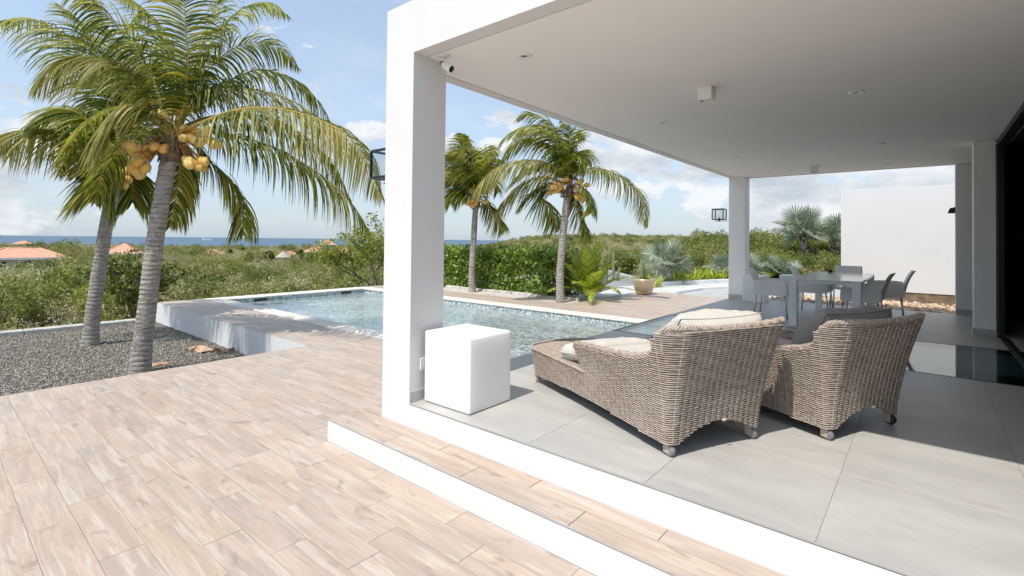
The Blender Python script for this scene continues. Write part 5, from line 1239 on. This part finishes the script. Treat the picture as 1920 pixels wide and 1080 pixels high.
# ---- young date palm
dp = thing('date_palm', 'bright yellow green young feather palm right of the palm trunk, left of the pot', 'palm', on_z(1104, 561, -.03))
rs2 = random.Random(5)
for k in range(34):
    az = k*2.4; inc = .12+1.0*(k/34)**.9; L_ = 1.62*rs2.uniform(.85, 1.12); p = Vector((0, 0, .02)); d = Vector((math.cos(az)*math.sin(inc), math.sin(az)*math.sin(inc), math.cos(inc))); pts = [p.copy()]
    for i in range(5): p = p+d*L_/5; d = (d+Vector((0, 0, -.17*inc-.05))).normalized(); pts.append(p.copy())
    C_, LL_ = spline(pts, 42); t_ = np.gradient(C_, axis=0); t_ /= np.linalg.norm(t_, axis=1)[:, None]; V_ = []; Q_ = []
    for i in range(6, 43):
        side = np.cross(t_[i], [0, 0, 1.]); side /= np.linalg.norm(side)+1e-6; upn = np.cross(side, t_[i])
        for s_ in (-1, 1):
            kk = i/42; dd = side*s_+t_[i]*(.9+.5*kk)+upn*.25+rs.normal(0, .1, 3); dd /= np.linalg.norm(dd); l_ = .36*math.sin(PI*(kk*.8+.17)); wd = np.cross(dd, upn); wd /= np.linalg.norm(wd); b = len(V_)
            for j in range(4): u = j/3; q = C_[i]+dd*l_*u+np.array([0, 0, -.05*u*u]); V_ += [q-wd*.014*(1-u**3), q+wd*.014*(1-u**3)]
            Q_ += [(b+2*j, b+2*j+1, b+2*j+3, b+2*j+2) for j in range(3)]
    fr = link('frond', npmesh('frond', V_, Q_, M['date']), dp); MB().tube([C_[i] for i in range(0, 43, 6)], [.012*(1-.8*i/42) for i in range(0, 43, 6)], 5).build('rachis', M['date'], fr)
# ---- yellow green bed plants
for i, (px, py, s_) in enumerate([(1268, 533, .55), (1285, 530, .62), (1302, 530, .60), (1318, 528, .66), (1334, 527, .66), (1349, 527, .62), (1225, 538, .5), (1425, 524, .6), (1488, 523, .5)]):
    m = MB()
    for k in range(34):
        a = rs2.uniform(0, 6.3); r = rs2.uniform(0, .28); blade(m, (r*math.cos(a), r*math.sin(a), -.05), a, rs2.uniform(.15, .9), s_*rs2.uniform(.8, 1.5), .14*s_, 6, .55)
    o = m.build('bed_plant', M['yellow_plant']); o.location = on_z(px, py, -.05)
    tag(o, ['low yellow green leafy plant right behind the champagne pot palm', 'yellow green plant second from the pot in the bed row', 'yellow green plant in the middle left of the bed row', 'yellow green plant in the middle of the bed row', 'bright yellow green plant in the middle right of the bed row', 'yellow green plant nearest the far slim pillar on its left', 'small green plant directly left of the round silver palm', 'yellow green plant between the slim pillar and the planter', 'yellow green plant at the foot of the tall silver palm'][i], 'plant', 'yellow green plants in the garden bed')
# cactus posts
for i, (px, py, h, lab) in enumerate([(1150, 526, 1.0, 'tall grey cactus post standing right of the young date palm'), (1158, 527, .5, 'short leaning grey cactus post beside the tall one'), (1137, 527, .5, 'short grey cactus post behind the date palm fronds')]):
    m = MB(); n = 10; K = 16; V_ = []; b = on_z(px, py, -.05)
    for j in range(n+1):
        u = j/n; r = .055*(1-.25*u)*(1 if j < n else .3)
        for q in range(K): th = 2*PI*q/K; rr = r*(1+.18*(q % 2)); V_.append((rr*math.cos(th)+.12*u*u*(i == 1), rr*math.sin(th), u*h*(b.length/18)))
    m.add(V_, [(j*K+q, j*K+(q+1) % K, (j+1)*K+(q+1) % K, (j+1)*K+q) for j in range(n) for q in range(K)]+[tuple(n*K+q for q in range(K))], True); o = m.build('cactus', M['cactus']); o.location = b; tag(o, lab, 'cactus', 'cactus posts beyond the driveway')

# ================================================================== SCRUB, GRAVEL (one stuff object each, instanced)
def proto_leafy(name, mat, nl, size, seed, R_=(1, 1, .62), twigs=14, rc=.30):
    rs = np.random.default_rng(seed); p, c = clumps(26, nl, R_, rc, rs, .35); p[:, 2] += .45; p = p[p[:, 2] > -.25]; V_, Q_ = leaves(p, size, rs)
    me = npmesh(name, V_, Q_, None); m = MB()
    for k in range(twigs):
        q = c[k % len(c)]; m.tube([(0, 0, -.2), tuple(q*.5+np.array([0, 0, .2])), tuple(q*1.05+np.array([0, 0, .47]))], [.03, .018, .005], 4)
    me.materials.append(mat); me.materials.append(M['twig']); bm = bmesh.new(); bm.from_mesh(me); m2 = m.mesh(name+'_t', None); n0 = len(bm.faces); bm.from_mesh(m2); bm.faces.ensure_lookup_table()
    for f in bm.faces[n0:]: f.material_index = 1
    bm.to_mesh(me); bm.free(); return bpy.data.objects.new(name, me)
def proto_twigs(name, seed):
    rs = np.random.default_rng(seed); m = MB()
    for k in range(70):
        d = rs.normal(size=3); d[2] = abs(d[2])*.8+.3; d /= np.linalg.norm(d); q = d*rs.uniform(.3, .6); m.tube([tuple(q*.2), tuple(q), tuple(q+(d+rs.normal(0, .5, 3))*.45)], [.014, .009, .003], 3)
    p = rs.normal(0, .45, (220, 3)); p[:, 2] = abs(p[:, 2])+.15; V_, Q_ = leaves(p, .06, rs); m.add([tuple(v) for v in V_], [tuple(q) for q in Q_]); return bpy.data.objects.new(name, m.mesh(name, M['twig']))
PROT = [proto_leafy('shrub_a', M['scrub_a'], 3400, .052, 1, rc=.26), proto_leafy('shrub_b', M['scrub_b'], 3600, .050, 2, (1, 1, .7)), proto_leafy('shrub_c', M['scrub_c'], 2400, .044, 3, (1, 1, .5), 30), proto_twigs('shrub_d', 4), proto_leafy('shrub_e', M['scrub_a'], 3000, .056, 5, (1.1, .9, .55), 20, .36)]
def instanced(name, pts, rot, scl, idx, protos, kind='stuff', label=None):
    me = bpy.data.meshes.new(name); me.vertices.add(len(pts)); me.vertices.foreach_set('co', np.asarray(pts, np.float32).ravel())
    for nm, ty, dat in (('rot', 'FLOAT_VECTOR', rot), ('scl', 'FLOAT_VECTOR', scl), ('pid', 'INT', idx)):
        a = me.attributes.new(nm, ty, 'POINT'); a.data.foreach_set('vector' if ty == 'FLOAT_VECTOR' else 'value', np.asarray(dat, np.float32 if ty != 'INT' else np.int32).ravel())
    o = link(name, me, kind=kind)
    if label: o['label'] = label
    ng = bpy.data.node_groups.new(name, 'GeometryNodeTree'); ng.interface.new_socket('Geometry', in_out='INPUT', socket_type='NodeSocketGeometry'); ng.interface.new_socket('Geometry', in_out='OUTPUT', socket_type='NodeSocketGeometry')
    gi = ng.nodes.new('NodeGroupInput'); go = ng.nodes.new('NodeGroupOutput'); jn = ng.nodes.new('GeometryNodeJoinGeometry')
    def attr(nm, ty): a = ng.nodes.new('GeometryNodeInputNamedAttribute'); a.data_type = ty; a.inputs[0].default_value = nm; return a.outputs[0]
    pid = attr('pid', 'INT'); ro = attr('rot', 'FLOAT_VECTOR'); sc_2 = attr('scl', 'FLOAT_VECTOR')
    e2r = ng.nodes.new('FunctionNodeEulerToRotation'); ng.links.new(ro, e2r.inputs[0])
    for k, p in enumerate(protos):
        cmp = ng.nodes.new('FunctionNodeCompare'); cmp.data_type = 'INT'; cmp.operation = 'EQUAL'; ng.links.new(pid, cmp.inputs[2]); cmp.inputs[3].default_value = k
        oi = ng.nodes.new('GeometryNodeObjectInfo'); oi.inputs[0].default_value = p; oi.inputs['As Instance'].default_value = True
        ip = ng.nodes.new('GeometryNodeInstanceOnPoints'); ng.links.new(gi.outputs[0], ip.inputs['Points']); ng.links.new(cmp.outputs[0], ip.inputs['Selection']); ng.links.new(oi.outputs['Geometry'], ip.inputs['Instance']); ng.links.new(e2r.outputs[0], ip.inputs['Rotation']); ng.links.new(sc_2, ip.inputs['Scale']); ng.links.new(ip.outputs[0], jn.inputs[0])
    ng.links.new(jn.outputs[0], go.inputs[0]); md = o.modifiers.new('scatter', 'NODES'); md.node_group = ng; return o
HOUSES = []      # (px, dist, half width px) kept clear of shrubs in front
def scatter(r0, r1, dens, size, seed, w_=(.33, .20, .24, .11, .12)):
    rs = np.random.default_rng(seed); a0, a1 = YAW+math.radians(62), YAW-math.radians(62)
    n = int(abs(a0-a1)/2*(r1*r1-r0*r0)*dens); r = np.sqrt(rs.uniform(r0*r0, r1*r1, n)); a = rs.uniform(a1, a0, n); x = -np.sin(a)*r; y = np.cos(a)*r; out = []
    for i in range(n):
        X, Y = x[i], y[i]
        u = 4000
        if (Vector((X, Y, 1.6))-CAM).dot(FW) > .2: u = proj((X, Y, 0))[0]
        if X > -15.3 and Y < 27 and not (u > 820 and Y > 24+.0 and X < 20): continue
        if X > -15.6 and -40 < Y < 24: continue
        if 815 < u < 1950 and r[i] < (29 if u > 1180 else 33): continue
        if u < 130 and 98 < r[i] < 120: continue
        z = ground_z(X, Y); s_ = size*rs.uniform(.65, 1.35)*(1+.6*max(0, noise.noise((X*.02, Y*.02, 5))))
        dn = noise.noise((X*.03/size*2, Y*.03/size*2, 2.2)); k = rs.choice(5, p=w_)
        if dn > .25 and rs.random() < .5: k = 2
        if dn < -.25 and rs.random() < .5: k = 1
        hgt = rs.uniform(.75, 1.25)
        if r[i] < 24 and u < 820: s_ *= .62
        if 950 < u < 1300 and r[i] < 150: s_ *= .6; z -= .3
        out.append((X, Y, z-.1*s_, rs.uniform(0, 6.28), s_, s_*hgt*.95, k))
    return out
allp = scatter(15.4, 30, .42, 1.15, 1)+scatter(30, 70, .20, 1.5, 2)+scatter(70, 180, .060, 2.4, 3)+scatter(180, 480, .017, 4.2, 4)+scatter(480, 1050, .0052, 7., 5, (.34, .14, .42, .02, .08))+scatter(1050, 1900, .0022, 9.5, 6, (.34, .12, .44, .02, .08))
A_ = np.array(allp)
instanced('scrub', A_[:, :3], np.stack([A_[:, 3]*0, A_[:, 3]*0, A_[:, 3]], 1), np.stack([A_[:, 4], A_[:, 4], A_[:, 5]], 1), A_[:, 6], PROT, label='olive green thorn scrub covering the slope down to the sea')
print('scrub', len(A_))
# taller green thicket behind the silver palms, right of the slim pillar
rs = np.random.default_rng(31); pp = []
for px in np.linspace(1250, 1800, 58):
    for row, (dist, s_) in enumerate(((27.5, .95), (31, 1.15), (36, 1.4))):
        q = at(px+rs.uniform(-12, 12), 500, dist+rs.uniform(-1.2, 1.2)); s2 = s_*rs.uniform(.8, 1.15)*(1.0 if px > 1360 else .72+.28*(px-1180)/180); pp.append((q.x, q.y, -.2+.25*row, rs.uniform(0, 6.28), s2, s2*1.12, 1 if rs.random() < .7 else 0))
A2 = np.array(pp); instanced('thicket', A2[:, :3], np.stack([A2[:, 3]*0, A2[:, 3]*0, A2[:, 3]], 1), np.stack([A2[:, 4], A2[:, 4], A2[:, 5]], 1), A2[:, 6], PROT, label='dense green thicket behind the silver fan palms')
# individual bushes that stand out
def bush(label, loc, R_, mat, seed, nl=2600, leaf=.1, name='bush', extra=None):
    rs = np.random.default_rng(seed); t = thing(name, label, 'bush', loc); p, c = clumps(20, nl, R_, min(R_)*.4, rs, .5); p[:, 2] += R_[2]*.8; V_, Q_ = leaves(p, leaf, rs); link('foliage', npmesh('foliage', V_, Q_, mat), t, 'stuff'); m = MB()
    for k in range(10): q = c[k]; m.tube([(0, 0, -.3), tuple(q*.4+np.array([0, 0, R_[2]*.5])), tuple(q+np.array([0, 0, R_[2]*.8]))], [.03, .02, .008], 4)
    m.build('stem', M['bark'], t)
    if extra:
        m = MB()
        for k in range(extra): q = p[rs.integers(0, len(p))]; m.ell(tuple(q*1.05), (.035, .035, .03), None, 6, 4)
        m.build('blossom', M['flower'], t)
    return t
def gz(px, dist): p = at(px, 500, dist); return Vector((p.x, p.y, ground_z(p.x, p.y)))
bush('dark round bush in the scrub left of the pool, far from the kerb', gz(392, 48), (1.9, 1.5, 1.2), M['bush_tree'], 41, 2600, .14)
bush('white blossoming bush just beyond the left end of the pool', gz(452, 24), (1.1, .9, .55), M['scrub_b'], 42, 2200, .07, extra=40)
bush('low dark bush with white flowers beyond the raised deck corner', gz(405, 22.5), (.65, .6, .45), M['scrub_b'], 43, 1600, .06, extra=22)
bush('leafy dark green bush beyond the middle of the far pool edge', gz(545, 27), (1.8, 1.3, .95), M['bush_tree'], 44, 3000, .09)
bush('bright green bush left of the dark forked tree', gz(222, 26), (1.5, 1.2, 1.3), M['light_tree'], 45, 2600, .09)
bush('broad dark bush row beyond the scrub left of the thatched hut', gz(485, 190), (9, 5, 3.4), M['bush_tree'], 46, 3000, .6)
bush('dark spiky shrub beyond the driveway left of the pot', gz(1168, 24), (.9, .8, .75), M['bush_tree'], 47, 2200, .10)

# ---- gravel and rocks
def rock_proto(name, mat, seed):
    bm = bmesh.new(); bmesh.ops.create_icosphere(bm, subdivisions=1, radius=1); r_ = random.Random(seed)
    for v in bm.verts: v.co *= r_.uniform(.75, 1.15)
    me = bpy.data.meshes.new(name); bm.to_mesh(me); bm.free(); me.materials.append(mat); return bpy.data.objects.new(name, me)
PB = [rock_proto('pebble', M['pebble'], i) for i in range(3)]; RK = [rock_proto('rock', M['tan_rock'], 10+i) for i in range(3)]
rs = np.random.default_rng(77)
def stones(name, x0, x1, y0, y1, z, n, s0, s1, protos, label, zvar=.008):
    P_ = np.stack([rs.uniform(x0, x1, n), rs.uniform(y0, y1, n), z+rs.uniform(0, zvar, n)], 1); s_ = rs.uniform(s0, s1, n)
    instanced(name, P_, rs.uniform(0, 6.28, (n, 3)), np.stack([s_, s_*rs.uniform(.6, 1, n), s_*rs.uniform(.45, .8, n)], 1), rs.integers(0, 3, n), protos, label=label)
stones('gravel', -14.35, -7.08, -2.2, 3.74, -.474, 70000, .0075, .0175, PB, 'grey brown gravel in the bed under the two near palms', .014)
stones('bed_gravel', -12.2, -7.05, 10.66, 11.32, -.03, 5000, .012, .025, PB, 'grey gravel in the narrow palm bed by the hedge', .01)
stones('rocks', -2.9, 1.4, 12.03, 15.0, .16, 5200, .03, .075, RK, 'tan rocks filling the strip between the terrace and the white garden wall', .06)

# ================================================================== FAR HOUSES
def hip_house(label, px, dist, w_, d_, wall_h, roof_h, rot=0., ridge=.4, zoff=0., name='house', windows=3, eave=.8):
    b = gz(px, dist); b.z += zoff; t = thing(name, label, 'house', b, rot); MB().box(-w_/2, w_/2, -d_/2, d_/2, -4, wall_h).build('wall', M['house_wall'], t)
    a, c, e = w_/2+eave, d_/2+eave, wall_h; rg = a*ridge; m = MB()
    m.add([(-a, -c, e), (a, -c, e), (a, c, e), (-a, c, e), (-rg, 0, e+roof_h), (rg, 0, e+roof_h), (-a, -c, e-.25), (a, -c, e-.25), (a, c, e-.25), (-a, c, e-.25)], [(0, 1, 5, 4), (1, 2, 5), (2, 3, 4, 5), (3, 0, 4), (6, 9, 8, 7), (0, 6, 7, 1), (1, 7, 8, 2), (2, 8, 9, 3), (3, 9, 6, 0)])
    ro = m.build('roof', M['roof_tile'], t); m = MB()
    for p0, p1 in (((-rg, 0, e+roof_h), (rg, 0, e+roof_h)), ((-a, -c, e), (-rg, 0, e+roof_h)), ((a, -c, e), (rg, 0, e+roof_h)), ((a, c, e), (rg, 0, e+roof_h)), ((-a, c, e), (-rg, 0, e+roof_h))): m.tube([p0, p1], .14, 6)
    m.build('roof_ridge', M['roof_tile'], ro)
    MB().box(-a-.02, a+.02, -c-.10, -c-.001, e-.35, e-.02).box(a+.001, a+.10, -c, c, e-.35, e-.02).build('gutter', M['house_white'], t)
    for k in range(windows):
        x = -w_/2+w_*(k+.5)/windows; f = MB().box(x-.7, x+.7, -d_/2-.06, -d_/2-.002, wall_h-1.9, wall_h-.5).build('window', M['house_white'], t); MB().box(x-.6, x+.6, -d_/2-.08, -d_/2-.061, wall_h-1.8, wall_h-.6).build('pane', M['window_dark'], f)
    return t
def roofz(px, py_top, dist):   # height of a roof top seen at that pixel
    return at(px, py_top, dist).z
def house_at(label, px, py_top, py_eave, dist, wpx, d_, rot, ridge=.4, **k):
    zt_, ze = roofz(px, py_top, dist), roofz(px, py_eave, dist); g = gz(px, dist).z; zc = proj(at(px, 500, dist))[2]; w_ = wpx*zc/F
    wh = max(2.4, min(3.2, ze-g)); return hip_house(label, px, dist, w_, d_, wh, max(.5, zt_-ze), rot, ridge, zoff=ze-g-wh, **k)
AZ = lambda px: math.atan2(ray(px, 450).y, ray(px, 450).x)-PI/2
house_at('orange roofed low house at the left edge of the photo among the scrub', 40, 465, 481, 120, 94, 11, AZ(45)+.1, .42)
house_at('orange hipped roof half hidden behind the dark forked tree', 232, 457, 474, 170, 38, 9, AZ(232)-.2, .1)
house_at('small orange roofed house far off left of centre, near the shore', 396, 467, 476, 420, 44, 16, AZ(396)+.15, .12)
house_at('tiny orange roof beside the thatched hut', 543, 471, 477, 300, 22, 9, AZ(543), .2)
house_at('left wing of the large orange roofed villa near the light green tree', 592, 461, 472, 260, 34, 12, AZ(592)+.1, .1)
house_at('right wing of the large orange roofed villa near the light green tree', 645, 462, 472, 262, 38, 12, AZ(645)-.1, .3)
tw = house_at('octagonal turret of the large orange roofed villa with an arched window', 614, 449, 458, 258, 22, 6, AZ(614), .02, windows=1)
house_at('faint orange roof at the top left of the far scrub', 42, 452, 457, 330, 24, 9, AZ(42), .2)
house_at('orange roof sliver showing just above the hedge', 856, 470, 475, 330, 22, 10, AZ(856), .2)
b = gz(531, 220); zt_ = roofz(531, 470, 220); hut = thing('thatched_hut', 'grey thatched conical hut standing left of the orange roofed villa', 'hut', (b.x, b.y, zt_-3.6))
MB().lathe([(3.1, .95), (1.5, 2.35), (.15, 3.45), (0, 3.7)], 16).build('thatch_roof', M['thatch'], hut); MB().lathe([(2.3, -3), (2.3, 1.2)], 16).build('wall', M['house_wall'], hut); MB().tube([(0, 0, 3.6), (0, 0, 4.2)], .06).build('finial', M['thatch'], hut)
# small far fan palms
def small_palm(label, px, py_top, dist, spread_px, seed):
    rs = np.random.default_rng(seed); p = at(px, 500, dist); g = ground_z(p.x, p.y); z = at(px, py_top, dist).z; zc = proj(at(px, 500, dist))[2]; R_ = spread_px*zc/F/2; t = thing('fan_palm_tree', label, 'palm tree', (p.x, p.y, g), group='small palms among the far houses'); h = max(2, z-g-R_*.8)
    MB().tube([(0, 0, -1), (0, 0, h)], [.28, .2], 7).build('trunk', M['bark'], t); V_ = []; Q_ = []
    for k in range(46):
        d = rs.normal(size=3); d[2] = abs(d[2])*.9-.25; d /= np.linalg.norm(d); s_ = np.cross(d, [0, 0, 1]); s_ /= np.linalg.norm(s_)+1e-6; c = np.array([0, 0, h]); b = len(V_); l_ = R_*rs.uniform(.8, 1.1)
        V_ += [c, c+d*l_*.6+s_*l_*.22, c+d*l_+np.array([0, 0, -.12*l_]), c+d*l_*.6-s_*l_*.22]; Q_.append((b, b+1, b+2, b+3))
    link('crown', npmesh('crown', V_, Q_, M['bush_tree']), t)
small_palm('small far palm right of the little orange house', 431, 466, 330, 18, 1); small_palm('small far palm rising highest against the sea', 454, 461, 380, 15, 2); small_palm('small far palm at the left end of the little orange house', 369, 467, 330, 12, 3)
small_palm('leafy palm left of the large villa', 562, 466, 200, 24, 4); small_palm('dark palm in front of the large villa', 592, 472, 200, 24, 5); small_palm('palm tuft at the top left above the orange roofs', 72, 453, 300, 14, 6)
# ship
sp = at(389, 450.5, 9000); sh = thing('ship', 'tiny white ship far out on the sea near the horizon', 'ship', (sp.x, sp.y, -46), AZ(389))
MB().add([(-75, -8, 0), (75, -8, 0), (95, 0, 12), (75, 8, 0), (-75, 8, 0), (-78, -9, 12), (80, -9, 12), (80, 9, 12), (-78, 9, 12)], [(0, 1, 6, 5), (1, 2, 6), (2, 3, 7), (3, 4, 8, 7), (4, 0, 5, 8), (5, 6, 2, 7, 8)]).build('hull', M['ship'], sh); MB().box(-66, -36, -7, 7, 12, 34).box(-30, 50, -6, 6, 12, 17).build('superstructure', M['ship'], sh)
